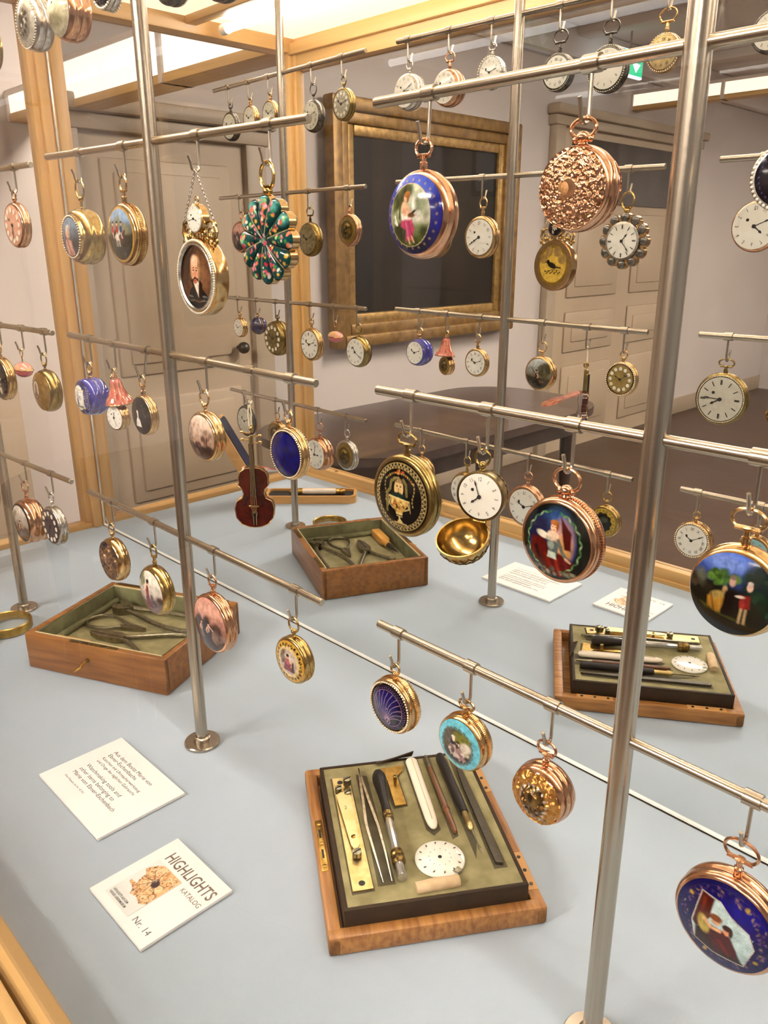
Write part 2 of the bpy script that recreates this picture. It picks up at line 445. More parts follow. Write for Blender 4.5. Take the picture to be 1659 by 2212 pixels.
for i in range(2):
    x0 = CASE_L + .05 + i * 1.17
    t = MB().tube([(x0, .305, CASE_T - .006), (x0 + 1.05, .305, CASE_T - .006)], .007, 12, M=CM).build('lamp_tube', TUBEM, case)
    for x in (x0, x0 + 1.05):
        MB().tube([(x - .008, .305, CASE_T - .006), (x + .008, .305, CASE_T - .006)], .009, 12, M=CM).build('lamp_socket', CARD, t)
cpart('glass_pane', (CASE_L, .1022, .0), (CASE_R, .1032, .83), GLASS, 0)
cpart('glass_pane', (CASE_L - .018, .130, .0), (CASE_L - .016, YM - .028, .86), GLASS, 0)

mir = thing('mirror_panel', 'tall mirror sheet standing behind the stands and doubling the whole case', 'mirror', (-.04, YM, 0))
MB().box((-1.335, 0, .003), (1.34, .004, .868)).build('mirror_sheet', MIRROR, mir, 0)
MB().box((-1.336, -.0016, .0008), (1.34, .0005, .0032)).build('polished_edge', mat('mirror_edge', 'f4f5f0', .4, 0, var=(50, 'e9ebe4')), mir, 0)
MB().box((-1.336, -.0014, -.0005), (1.34, .004, .0008)).build('edge_shadow_gap', DARKSTEEL, mir, 0)
MB().box((-1.337, -.0012, .003), (-1.3345, .0004, .868)).build('polished_strip', mat('mirror_side_edge', 'e4e6e2', .12, .6, var=(40, 'bfc4bf')), mir, 0)
MB().box((-1.335, .0042, .0), (1.34, .014, .868)).build('backing_board', WOOD, mir, 0)

# cloth
CL = mat('grey_cloth', 'a8b5c1', .92, 0, var=(3.5, 'a1aeb9'))
def cloth_nodes(M):
    nt = M.node_tree; N = nt.nodes; L = nt.links; P = N['Principled BSDF']
    tc = N.new('ShaderNodeTexCoord')
    wv = N.new('ShaderNodeTexWave'); wv.inputs['Scale'].default_value = 420; wv.bands_direction = 'X'
    w2 = N.new('ShaderNodeTexWave'); w2.inputs['Scale'].default_value = 420; w2.bands_direction = 'Y'
    nz = N.new('ShaderNodeTexNoise'); nz.inputs['Scale'].default_value = 700
    ad = N.new('ShaderNodeMath'); ad.operation = 'ADD'
    a2 = N.new('ShaderNodeMath'); a2.operation = 'ADD'
    for n_ in (wv, w2, nz): L.new(tc.outputs['Object'], n_.inputs['Vector'])
    L.new(wv.outputs['Fac'], ad.inputs[0]); L.new(w2.outputs['Fac'], ad.inputs[1])
    L.new(ad.outputs[0], a2.inputs[0]); L.new(nz.outputs['Fac'], a2.inputs[1])
    b = N.new('ShaderNodeBump'); b.inputs['Strength'].default_value = .22; b.inputs['Distance'].default_value = .0005
    L.new(a2.outputs[0], b.inputs['Height']); L.new(b.outputs['Normal'], P.inputs['Normal'])
    P.inputs['Sheen Weight'].default_value = .15
cloth_nodes(CL)
cl = MB()
gx, gy = 90, 18
for j in range(gy + 1):
    for i in range(gx + 1):
        x = CASE_L + (CASE_R - CASE_L) * i / gx; y = CASE_F + (YM - .0025 - CASE_F) * j / gy
        z = -.0002 - .0003 * (1 + noise.noise(Vector((x * 5, y * 7, 3.1))))
        cl.v.append((x, y, z))
for j in range(gy):
    for i in range(gx):
        a = j * (gx + 1) + i; cl.f.append((a, a + 1, a + gx + 2, a + gx + 1))
n0 = len(cl.v)
cl.box((CASE_L, CASE_F, -.004), (CASE_R, YM - .0025, -.0012))
tag(cl.build('lining_cloth', CL, None, 180), 'grey blue woven cloth covering the whole floor of the case', 'cloth')

# ------------------------------------------------------------------ watch stands
def rod_point(p, lev, dx):
    X, Y, a, sl, t = POLES[p]
    z = LEVELS[lev]
    return Vector((X + t * z + dx * math.cos(a), Y + dx * math.sin(a), z + dx * sl))
HOOK = .0262
STAND_NAMES = {1: 'nearest the camera, with the large enamel watches', 2: 'in the middle, with the portrait plaque and violin', 3: 'farthest left, beside the magnifying glass'}
ROD_OF = {}
def build_stand(p):
    X, Y, a, sl, t = POLES[p]
    st = thing('watch_stand', 'steel watch stand %s' % STAND_NAMES[p], 'stand', (X, Y, 0), a, 'steel watch stands in the case')
    MB().vlathe([(1e-6, .0), (.0185, .0), (.0187, .0022), (.0178, .0034), (.009, .0036), (.0088, .0075), (.0074, .0085), (.0064, .0088)], seg=48).build('base_disc', STEEL, st)
    q = MB().tube([(0, 0, .0085), (t * CASE_T, 0, CASE_T + .012)], .0062, 28).build('pole', STEEL, st)
    for lev, z in LEVELS.items():
        for s in (0, 1):
            L = RL if s == 0 else RR
            sg = -1 if s == 0 else 1
            r = .0032
            M = T(t * z, 0, z) @ RY(-math.atan(sl))
            b = MB()
            xs = [sg * .0055, L - sg * .0005, L]
            b.tube([(xs[0], 0, 0), (xs[1], 0, 0), (xs[2], 0, 0)], [r, r, r * .86], 24, M=M)
            ROD_OF[p, lev, s] = b.build('rod', RODSTEEL, st)
    return st
for p in (1, 2, 3): build_stand(p)

def add_hook(p, lev, dx, lean=0.0):
    """collar on the rod and a J-shaped wire hook below it"""
    X, Y, a, sl, t = POLES[p]
    z = LEVELS[lev]
    rod = ROD_OF[p, lev, 0 if dx < 0 else 1]
    M = T(t * z + dx, 0, z + dx * sl)
    MB().lathe([(.0033, -.0045), (.0043, -.0045), (.0043, .0045), (.0033, .0045), (.0033, -.0045)], M @ RZ(PI / 2), 24).build('hook_collar', RODSTEEL, rod)
    pts = [(0, 0, -.0035), (lean * .4, 0, -.012), (lean, 0, -.0215)]
    for i in range(1, 8):
        g = PI * i / 8
        pts.append((lean, -.0035 + .0035 * math.cos(g), -.0225 - .0035 * math.sin(g)))
    pts += [(lean, -.0074, -.020), (lean, -.0092, -.0150)]
    MB().tube(pts, .0011, 8, M=M).build('hook', STEEL, rod)

# ------------------------------------------------------------------ painted pictures
def sm(d, soft): return np.clip(.5 - d / soft, 0, 1)
class Paint:
    def __init__(s, x, z, seed=1):
        s.x, s.z = x, z; s.c = np.ones((len(x), 3)); s.rng = np.random.default_rng(seed)
    def mix(s, k, col):
        k = k[:, None]; s.c = s.c * (1 - k) + np.array(lin(col)) * k
    def bg(s, col): s.c[:] = lin(col)
    def grad(s, top, bot, z0=-1, z1=1):
        k = np.clip((s.z - z0) / (z1 - z0), 0, 1)[:, None]
        s.c = np.array(lin(bot)) * (1 - k) + np.array(lin(top)) * k
    def e(s, cx, cz, rx, rz, col, rot=0, soft=.06, op=1):
        a = math.radians(rot); dx, dz = s.x - cx, s.z - cz
        u = dx * math.cos(a) + dz * math.sin(a); v = -dx * math.sin(a) + dz * math.cos(a)
        d = (np.sqrt((u / rx) ** 2 + (v / rz) ** 2) - 1) * min(rx, rz)
        s.mix(sm(d, soft) * op, col)
    def seg(s, pts):
        d = np.full(len(s.x), 9.)
        for (x0, z0), (x1, z1) in zip(pts[:-1], pts[1:]):
            ex_, ez = x1 - x0, z1 - z0; l = max(ex_ * ex_ + ez * ez, 1e-9)
            t = np.clip(((s.x - x0) * ex_ + (s.z - z0) * ez) / l, 0, 1)
            d = np.minimum(d, np.hypot(s.x - x0 - t * ex_, s.z - z0 - t * ez))
        return d
    def l(s, pts, w, col, soft=.02, op=1): s.mix(sm(s.seg(pts) - w / 2, soft) * op, col)
    def p(s, pts, col, soft=.05, op=1):
        ins = np.zeros(len(s.x), bool); n = len(pts)
        for i in range(n):
            (x0, z0), (x1, z1) = pts[i], pts[(i + 1) % n]
            if z0 == z1: continue
            c = ((z0 > s.z) != (z1 > s.z)) & (s.x < (x1 - x0) * (s.z - z0) / (z1 - z0) + x0)
            ins ^= c
        d = s.seg(list(pts) + [pts[0]]); d = np.where(ins, -d, d)
        s.mix(sm(d, soft) * op, col)
    def ring(s, r0, r1, col, soft=.02, op=1):
        r = np.hypot(s.x, s.z); s.mix(sm(np.abs(r - (r0 + r1) / 2) - (r1 - r0) / 2, soft) * op, col)
    def blobs(s, n, box, r, cols, soft=.05, op=.8):
        for i in range(n):
            x = s.rng.uniform(box[0], box[2]); z = s.rng.uniform(box[1], box[3]); rr = r * s.rng.uniform(.5, 1.4)
            s.e(x, z, rr * s.rng.uniform(.7, 1.6), rr, cols[s.rng.integers(len(cols))], s.rng.uniform(0, 180), soft, op)
    def ringdots(s, n, r, rad, col, ph=0, soft=.02, op=1):
        for i in range(n):
            a = 2 * PI * (i + ph) / n; s.e(r * math.cos(a), r * math.sin(a), rad, rad, col, 0, soft, op)
    def zig(s, n, r0, r1, w, col):
        pts = []
        for i in range(2 * n + 1):
            a = PI * i / n; r = r0 if i % 2 else r1; pts.append((r * math.cos(a), r * math.sin(a)))
        s.l(pts, w, col)
    def finish(s, contrast=1.3, brush=.34):
        """brush grain and enamel depth"""
        n_ = np.array([noise.noise(Vector((a * 7, b_ * 7, 1.3))) + .7 * noise.noise(Vector((a * 19, b_ * 19, 5.1))) for a, b_ in zip(s.x, s.z)])
        s.c = np.clip(s.c, 0, 1) ** contrast * (1 + brush * n_)[:, None]
    def mask_out(s, r, col, soft=.02):
        rr = np.hypot(s.x, s.z); s.mix(sm(r - rr, soft), col)

SKIN = 'e8b99a'
def person(P, x, z, h, dress, hair, top=None, skin=SKIN):
    """small painted standing/sitting figure, feet at z, height h"""
    P.p([(x - h * .17, z), (x + h * .2, z), (x + h * .09, z + h * .55), (x - h * .08, z + h * .55)], dress, .04)
    P.e(x, z + h * .62, h * .1, h * .17, top or dress, 0, .04)
    P.l([(x - h * .08, z + h * .7), (x - h * .2, z + h * .5), (x - h * .1, z + h * .42)], h * .07, skin, .03)
    P.e(x + h * .01, z + h * .87, h * .075, h * .095, skin, 0, .03)
    P.e(x, z + h * .93, h * .085, h * .07, hair, 0, .03)

def pic_lady(P):
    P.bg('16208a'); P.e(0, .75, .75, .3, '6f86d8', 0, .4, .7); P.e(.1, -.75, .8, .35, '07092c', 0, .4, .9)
    P.ringdots(24, .86, .03, 'c9b27a', 0, .03, .6)
    P.e(-.05, -.02, .74, .80, 'd8c690', 0, .02)
    k = ((P.x + .05) / .72) ** 2 + ((P.z + .02) / .78) ** 2 < 1
    c0 = P.c.copy()
    P.grad('c8ccb4', '6f7a3c', -.6, .5)
    P.e(.4, .3, .4, .3, 'c8cabc', 0, .3); P.e(.45, -.1, .35, .1, 'cfcdbf', 5, .15)
    P.blobs(26, (-.75, .1, -.1, .75), .13, ['4d5a2a', '63713a', '3a4620', '7c8748'], .12)
    P.l([(-.35, -.1), (-.33, .6)], .06, '5a4a2c', .05); P.l([(-.22, 0), (-.12, .7)], .05, '6b5a36', .05)
    P.blobs(16, (-.7, -.75, .7, -.35), .16, ['4a5424', '5f6a30', '39431c'], .12)
    P.e(-.3, -.45, .25, .2, '3f4a2e', 0, .1)
    P.e(.25, .22, .12, .2, 'e6e4dc', 20, .06); P.e(.3, .0, .1, .18, 'dcd8ce', -15, .06); P.blobs(10, (.25, -.05, .65, .55), .1, ['8a9274', 'a4aa92', '77805e'], .1, .6)
    P.p([(-.28, .02), (.08, .05), (.1, -.2), (-.25, -.22)], 'f0ece4', .06)
    P.p([(-.28, -.15), (.12, -.12), (.2, -.35), (.08, -.62), (-.2, -.68), (-.12, -.4), (-.32, -.3)], 'c8587e', .06)
    P.l([(0, -.2), (.1, -.55)], .05, 'a83c64', .05); P.l([(-.1, -.2), (-.05, -.6)], .04, 'dd86a4', .05)
    P.e(-.14, .14, .12, .19, SKIN, 12, .05); P.l([(-.05, .2), (.06, .05), (.0, -.08)], .06, SKIN, .04)
    P.l([(-.08, -.58), (-.06, -.74)], .05, SKIN, .03); P.l([(.06, -.55), (.1, -.7)], .05, SKIN, .03)
    P.e(-.12, .42, .085, .105, SKIN, 0, .04); P.e(-.1, .50, .1, .08, 'a8743a', 10, .04); P.e(-.05, .42, .05, .11, '9c6a34', 0, .04)
    P.e(.1, -.02, .13, .06, '7a5632', 0, .04); P.e(.18, .06, .1, .03, '3a2c20', 30, .03)
    P.e(-.52, -.22, .09, .05, 'f4f2ec', -30, .03); P.l([(-.5, -.2), (-.56, -.05)], .05, 'f4f2ec', .03)
    P.c = np.where(k[:, None], P.c, c0)

def pic_urn(P):
    P.bg('0e0b0a'); P.e(.45, -.1, .5, .7, '17161a', 0, .5, .8)
    G = 'cdb98a'
    P.ring(.93, .95, 'b9a36a', .012); P.ring(.80, .815, 'b9a36a', .012); P.zig(44, .81, .92, .022, G)
    P.e(0, .26, .17, .27, 'dcc08c', 0, .03)
    P.e(-.06, .32, .03, .02, '1c140c', 0, .02); P.e(.07, .32, .03, .02, '1c140c', 0, .02); P.e(0, .22, .02, .05, 'b9905a', 0, .02); P.e(0, .14, .04, .02, '3c2614', 0, .02)
    for x in (-.1, -.03, .04, .11): P.l([(x, .42), (x * .8, .52)], .03, '5c3f1e', .02)
    P.l([(-.17, .5), (-.3, .42), (-.33, .2), (-.45, .08), (-.47, -.45)], .09, '8d8052', .03)
    P.l([(.15, .52), (.26, .4), (.3, .1)], .08, '8d8052', .03); P.l([(-.02, .55), (-.2, .52)], .05, '9a8c5c', .03)
    P.e(-.02, .02, .28, .12, '173c36', 0, .03)
    P.p([(-.36, .0), (.38, -.05), (.36, -.12), (.18, -.36), (.12, -.42), (-.1, -.42), (-.2, -.34), (-.34, -.06)], 'c9a864', .02)
    P.blobs(22, (-.25, -.4, .25, -.05), .04, ['8a6028', 'e9d196', '5e3f1a', 'd27b3c'], .02)
    P.l([(-.36, .0), (.38, -.05)], .05, 'e3cf98', .02)
    P.l([(-.33, -.1), (-.36, -.22), (-.22, -.33)], .035, G); P.l([(.35, -.14), (.38, -.26), (.22, -.33)], .035, G)
    P.l([(-.38, 0), (-.4, -.3)], .02, G); P.l([(.4, -.08), (.42, -.36)], .02, G)
    P.p([(-.12, -.42), (.14, -.42), (.12, -.54), (-.1, -.54)], 'd8c48a', .02); P.l([(-.1, -.5), (.12, -.5)], .03, '2c2014', .01)
    P.l([(.01, -.55), (.01, -.66)], .06, G); P.p([(-.1, -.72), (.14, -.72), (.05, -.62), (-.02, -.62)], G, .02)
    P.l([(-.2, -.74), (.24, -.74)], .035, G); P.l([(-.28, -.8), (.3, -.8)], .03, 'a8946a'); P.zig
    for s in (-1, 1):
        for i in range(7): P.e(s * (.52 + .03 * math.sin(i)), .45 - i * .1, .02, .035, 'b9a26c', 0, .02)
    for i in range(15):
        a = math.radians(40 + i * 100 / 14); P.e(.62 * math.cos(a), .1 + .58 * math.sin(a), .035, .022, ['cfa96a', 'b97a4c', '8a9a5c'][i % 3], i * 40, .02)
    P.blobs(10, (-.12, .62, .12, .74), .03, ['d9b06a', 'c2663c'], .02)

def pic_redlady(P):
    P.bg('0c1a12')
    P.e(-.05, 0, .72, .84, '2c3f6e', 0, .05)
    P.e(.05, .55, .35, .3, '3b6292', 0, .3); P.e(.25, .1, .3, .5, 'c6a0a0', 0, .25); P.e(.32, -.05, .2, .35, 'd9a872', 0, .2)
    P.e(-.45, .25, .35, .4, '23264e', 0, .25)
    P.p([(.15, .72), (.5, .35), (.52, -.1), (.35, -.1), (.28, .2)], '5e1a16', .05)
    P.e(.4, -.22, .09, .1, 'caa064', 0, .04)
    P.p([(-.68, .05), (-.3, .1), (-.05, -.2), (.35, -.25), (.62, -.45), (.35, -.85), (-.3, -.88), (-.72, -.4)], '6c1c18', .08)
    P.l([(-.2, -.35), (.05, -.85)], .1, '8f2a20', .08); P.l([(.1, -.4), (.2, -.85)], .1, 'a23a2a', .08); P.l([(-.5, -.2), (-.35, -.75)], .12, '431016', .1); P.l([(.35, -.4), (.45, -.7)], .08, '7c2230', .08)
    P.p([(-.18, .08), (.2, .05), (.16, -.2), (.1, -.4), (-.14, -.4), (-.12, -.2)], '6c7474', .05)
    P.p([(-.12, -.22), (.1, -.24), (.12, -.42), (-.16, -.4)], 'c8d2c4', .04)
    P.e(-.05, -.05, .1, .12, '9aa59a', 0, .05)
    P.e(-.02, .2, .17, .13, 'ead2ba', 0, .05); P.e(-.32, .17, .2, .09, 'e4dccc', -12, .04); P.e(-.14, .12, .1, .06, 'd6c8b4', 0, .04)
    P.l([(.16, .1), (.3, -.2), (.42, -.38)], .1, '7a7f74', .04); P.l([(.38, -.34), (.5, -.42)], .06, SKIN, .03)
    P.e(.0, .42, .1, .13, 'f0c6a6', 0, .03); P.e(.0, .54, .12, .07, 'b5793e', 0, .03); P.e(.1, .45, .04, .1, '9c6232', 0, .03)
    P.e(-.04, .43, .015, .01, '3a2a1e', 0, .015); P.e(.04, .43, .015, .01, '3a2a1e', 0, .015); P.l([(-.02, .35), (.03, .35)], .02, 'b0584a', .015)
    for s in (-1, 1):
        for i in range(17):
            a = math.radians(-70 + i * 9.2); rr = .8
            P.e(s * rr * math.cos(a) * .98 - .02, rr * math.sin(a), .07, .025, ['6f9a62', '4a7a48', '9db08a'][i % 3], (90 + math.degrees(a) + (25 if i % 2 else -25)) * s, .02)
    P.blobs(26, (-.6, -.92, .6, -.72), .05, ['8a8c7c', '5c6050', 'a39c88', '3a3c30'], .03)

def pic_landscape(P):
    P.grad('4f6fc0', '2a3550', .1, .9)
    P.e(-.2, .75, .5, .2, '8aa0d8', 0, .2, .8); P.e(.7, .5, .4, .6, '16303a', 0, .25)
    P.p([(-1, .3), (1, .1), (1, -1), (-1, -1)], '1c1c10', .15)
    P.blobs(34, (-.5, .2, .12, .5), .075, ['587a34', '43602a', '6c8c44', '34501f'], .05); P.blobs(40, (.3, -.3, .95, .6), .09, ['1f3c2c', '2c5036', '16281e'], .12)
    P.blobs(8, (-.95, .05, -.5, .35), .12, ['5a4c3c', '3c3426', '6a6a5c'], .1)
    P.blobs(18, (-.8, -.9, .8, -.3), .16, ['26240e', '17140a', '343216', '0e0c08'], .12)
    P.p([(-.7, -.35), (.4, -.6), (.5, -.68), (-.6, -.45)], '5c5a28', .08)
    P.p([(-.52, -.15), (-.2, .05), (-.05, -.1), (-.12, -.3), (-.25, -.5), (-.5, -.4)], 'b58a3c', .06)
    P.e(-.28, -.05, .18, .1, 'b09a60', 20, .06); P.l([(-.42, -.1), (-.34, -.45)], .06, '8a6428', .05); P.l([(-.2, -.1), (-.2, -.45)], .05, 'c09a4c', .05); P.e(-.12, .12, .06, .1, 'bfa078', -10, .04)
    P.p([(-.1, .1), (.12, .15), (.1, -.5), (-.15, -.52)], '1c0c0c', .06); P.e(.03, .36, .07, .12, 'c8a49c', 0, .04); P.e(.03, .46, .07, .06, '8a7a70', 0, .04)
    P.p([(.24, .1), (.46, .12), (.48, -.2), (.28, -.25)], '8c2a24', .05); P.e(.3, -.1, .06, .16, 'a8403a', 0, .05); P.e(.24, .05, .1, .035, 'e0d4c8', 5, .03)
    P.e(.42, .32, .07, .1, 'd2b4a4', 0, .03); P.e(.42, .41, .06, .05, 'cfc4bc', 0, .03)
    P.l([(.3, -.25), (.26, -.62)], .06, 'c0a884', .04); P.l([(.4, -.25), (.37, -.62)], .06, 'b8a07c', .04)
    P.e(0, -.85, .9, .2, '0a0806', 0, .15, .8)

def pic_fan(P):
    P.bg('141042'); P.e(-.1, .2, .6, .6, '1e1a72', 0, .4)
    for i in range(13):
        a = math.radians(8 + i * 13.5); c = (.0, -.55)
        tip = (c[0] + 1.1 * math.cos(a), c[1] + 1.3 * math.sin(a)); b = math.radians(8 + i * 13.5 + 16)
        pts = [(c[0] + .1 * math.cos(a), c[1] + .1 * math.sin(a))] + [(c[0] + (tip[0] - c[0]) * t + .18 * math.sin(PI * t) * math.cos(a + PI / 2), c[1] + (tip[1] - c[1]) * t + .18 * math.sin(PI * t) * math.sin(a + PI / 2)) for t in (.25, .5, .75, 1)]
        P.l(pts, .022, 'b8a2b8', .02, .9)
    P.ringdots(12, .0, .01, 'b8a2b8'); 
    for i in range(10):
        a = 2 * PI * i / 10; P.e(.14 * math.cos(a), -.62 + .12 * math.sin(a), .035, .035, 'a890b0', 0, .02)
    P.e(0, -.62, .1, .09, '1a1450', 0, .02); P.e(0, -.62, .04, .04, 'c8b48c', 0, .02)
    P.ring(.80, 1.1, '1a1030', .02); P.ring(.79, .815, 'a0809c', .015); P.ringdots(48, .88, .022, '8a6a98', 0, .02); P.ringdots(48, .95, .012, 'b49ab0', .5, .015)

def pic_couple(P):
    P.bg('7fc4d4')
    P.blobs(30, (-.8, -.8, .8, .8), .1, ['8accd8', '74b8c8'], .1, .4)
    for i in range(22):
        a = 2 * PI * i / 22; P.e(-.03 + .68 * math.cos(a), -.05 + .68 * math.sin(a), .11, .11, '6a7468', 0, .03, .8)
    P.e(-.03, -.05, .67, .67, '5c5542', 0, .04)
    P.grad2 = None
    P.e(.1, .35, .5, .22, '8a8a4c', 0, .15); P.e(.4, .05, .24, .22, 'd8cec0', 0, .1); P.e(-.4, .3, .25, .3, '6e6a62', 0, .12)
    P.p([(.15, -.1), (.6, -.15), (.55, -.3), (.1, -.3)], 'c4b89c', .05)
    P.e(-.1, -.45, .55, .25, '4a4238', 0, .1)
    P.p([(-.3, .0), (-.05, .02), (.0, -.25), (.25, -.5), (-.1, -.55), (-.45, -.3)], 'bba8a0', .05); P.e(-.25, -.22, .16, .18, '8c7466', 0, .05)
    P.p([(-.02, -.02), (.18, -.05), (.3, -.3), (.45, -.52), (.1, -.6), (.0, -.3)], 'a88a88', .05)
    P.blobs(24, (-.4, -.6, .45, -.2), .05, ['d6c4bc', '7c5f68', '54424a', 'e2d4cc'], .04, .7)
    P.e(-.22, .1, .1, .12, '3c2c52', 0, .05); P.e(-.16, .24, .07, .1, 'e6cdb8', 0, .03); P.e(-.18, .33, .1, .06, 'd8d0c4', 0, .03)
    P.e(.06, .1, .07, .09, 'e8ccb8', 0, .03); P.e(.06, .18, .08, .05, '5c4634', 0, .03); P.e(.02, .0, .06, .1, '574050', 0, .04)

def pic_bigblue(P):
    P.bg('100c5c'); P.e(.3, .5, .5, .3, '1c188c', 0, .4)
    fr = [(-.5, .62), (-.1, .6), (.15, .4), (.52, .22), (.66, -.1), (.5, -.66), (-.1, -.72), (-.52, -.62), (-.62, -.2)]
    for i in range(140):
        a = P.rng.uniform(0, 2 * PI); r = P.rng.uniform(.72, .9)
        P.e(r * math.cos(a), r * math.sin(a), .035, .018, ['6c5474', '806084', 'a08a70', '54406c'][i % 4], P.rng.uniform(0, 180), .02, .8)
    P.ring(.9, .91, '4c3c70', .01)
    for a in (60, 150, 250, 330): P.e(.82 * math.cos(math.radians(a)), .82 * math.sin(math.radians(a)), .05, .04, 'b89c4c', a, .03)
    P.p(fr, 'b9cccc', .02)
    for i in range(26):
        for j in range(20):
            x = -.45 + i * .045 + (j % 2) * .022; z = -.3 + j * .046
            if x > -.2 + (0): P.e(x, z, .012, .015, 'dfeae8', 0, .015, .55) if (z < .62 - (x + .3) * .55 and z > -.4 and x < .62) else None
    P.p([(-.5, .62), (-.22, .58), (-.26, .1), (-.5, -.3), (-.6, -.2)], '5c1c12', .04); P.l([(-.4, .5), (-.46, -.1)], .06, '7c2c1c', .05)
    P.p([(-.52, -.3), (-.3, -.05), (.2, -.1), (.36, -.4), (.5, -.66), (-.1, -.72), (-.52, -.62)], '3c1410', .06)
    P.p([(-.2, -.02), (.15, -.02), (.34, -.35), (.38, -.58), (-.1, -.6), (-.25, -.35)], '5e1416', .05)
    P.e(-.36, -.1, .13, .22, 'b5a45c', 15, .05); P.l([(-.36, .02), (-.2, -.08), (-.02, -.06)], .08, 'e0b48c', .04)
    P.e(-.12, .13, .1, .09, 'e2b48e', 0, .03); P.e(-.13, .2, .13, .08, '8a5428', 0, .04); P.e(-.3, .17, .08, .05, '6c3c20', 0, .04)
    P.e(.12, .02, .08, .1, 'd89c78', 0, .03); P.e(.12, .1, .1, .07, '4a2416', 0, .03); P.e(.2, .02, .04, .1, '4a2416', 0, .03)
    P.l([(.0, -.3), (.2, -.55)], .06, '7c2420', .05); P.l([(-.5, -.6), (.48, -.64)], .05, '2c2420', .04)
    P.l(fr + [fr[0]], .018, 'c8b8a8', .012)

def pic_portrait(P):
    P.bg('6e4c34'); P.e(.35, .05, .6, .6, 'a07a5c', 0, .6, .8); P.e(-.6, .5, .5, .6, '3c2418', 0, .5, .8)
    P.p([(-.62, -1), (.66, -1), (.6, -.55), (.38, -.35), (.1, -.25), (-.28, -.32), (-.52, -.55)], '20262a', .06)
    for i, x in enumerate((-.5, -.38, .3, .44)): P.l([(x, -.58), (x + .12, -.62)], .04, '8a9290', .03); P.l([(x, -.72), (x + .1, -.76)], .04, '6c7674', .03)
    P.p([(-.3, -.1), (-.08, -.55), (.12, -.98), (.26, -.98), (.4, -.2), (.24, -.05), (-.2, -.05)], '3a2018', .06)
    P.p([(-.16, -.12), (.22, -.05), (.16, -.32), (.1, -.62), (-.02, -.4)], 'efe2d0', .05)
    P.l([(-.3, -.7), (.08, -.78), (.42, -.72)], .03, '9a7a52', .03)
    P.e(.02, .25, .28, .42, 'c08c6c', 0, .05); P.e(-.03, .26, .25, .4, 'e6b494', 0, .06); P.e(-.02, .52, .22, .17, 'f2ceb0', 0, .1)
    P.e(.3, .12, .08, .2, '9c7c5c', -8, .05); P.e(.24, .3, .07, .3, 'b89874', 0, .06); P.e(-.26, .2, .04, .2, 'a8845c', 0, .04)
    P.e(-.1, .22, .05, .025, '5c4838', 0, .02); P.e(.1, .21, .05, .025, '5c4838', 0, .02); P.l([(-.16, .29), (-.05, .3)], .03, '8a6448', .02); P.l([(.05, .3), (.17, .28)], .03, '8a6448', .02)
    P.l([(0, .22), (-.03, .08), (.02, .05)], .03, 'c88866', .03); P.e(.12, .1, .08, .07, 'e09a7c', 0, .08, .6)
    P.p([(-.2, -.08), (-.02, .03), (.18, -.05), (.2, -.15), (.0, -.05), (-.16, -.16)], '4a2e1e', .04); P.e(-.02, -.13, .11, .07, 'c27a5c', 0, .04); P.e(-.02, -.1, .05, .02, 'a04c3c', 0, .02)

def pic_riders(P):
    P.grad('9ab0c8', '6a6456', .0, .6); P.blobs(10, (-.9, -.1, .9, .4), .18, ['8a8a72', '6c6c54', 'a8a48c'], .12)
    P.p([(-1, -.1), (1, .0), (1, -1), (-1, -1)], '4c4838', .1)
    P.blobs(14, (-.9, -.9, .9, -.3), .12, ['3c382c', '5c5844', '2c2a22'], .1)
    for x, c, w in ((-.35, '5c3420', 'c03428'), (0, 'd8d0c4', 'b83030'), (.3, '6a4026', '3c4c80')):
        P.e(x, -.1, .2, .12, c, 0, .04); P.e(x + .16, .06, .06, .12, c, -30, .04)
        for d in (-.12, -.03, .08, .14): P.l([(x + d, -.15), (x + d * 1.1, -.42)], .035, c, .03)
        P.e(x - .02, .17, .08, .16, w, 0, .04); P.e(x - .02, .38, .05, .06, SKIN, 0, .03); P.e(x - .02, .44, .06, .04, '2c2420', 0, .03)
        P.l([(x - .02, .05), (x + .04, -.12)], .05, 'e8e0d0', .03)
    P.mask_out(.93, 'b89a58')

def pic_cream(P):
    P.grad('e8d4c4', 'b89c88', -.2, .9); P.p([(-1, -.25), (1, -.4), (1, -1), (-1, -1)], '6c564c', .15)
    P.blobs(20, (-.8, -.85, .8, -.35), .12, ['54423c', '7c665a', '483832'], .1)
    P.blobs(14, (.35, -.3, .85, .3), .1, ['8c7060', '6c564a', 'a48a7a'], .08); P.l([(.55, -.5), (.62, .1)], .05, '5c463c', .04)
    P.blobs(10, (-.85, -.1, -.45, .55), .1, ['9a8478', '7c685e', 'b09a8c'], .08)
    P.blobs(6, (-.25, -.4, .2, -.15), .08, ['7c5c58', '9c7c74', '584a5c'], .05); P.blobs(5, (-.4, .35, .1, .6), .06, ['9c7c60', 'b08c74'], .05, .6)

def pic_woman(P):
    P.grad('ece6da', 'b8a8a0', -.4, .6); P.blobs(14, (-.9, .1, -.3, .9), .14, ['8a8c6c', 'a8a884', '70745a'], .1)
    P.p([(-1, -.5), (1, -.35), (1, -1), (-1, -1)], '8c7a78', .12); P.blobs(14, (.2, -.6, .9, -.1), .13, ['6c5c58', '8a7874', '5c4e48'], .1)
    person(P, -.02, -.7, 1.35, '7c3440', '2c1c18', '8c3c48')
    P.l([(-.05, -.1), (-.08, -.6)], .05, '5c2430', .04); P.l([(-.3, .3), (-.42, .1)], .03, '54463c', .03)

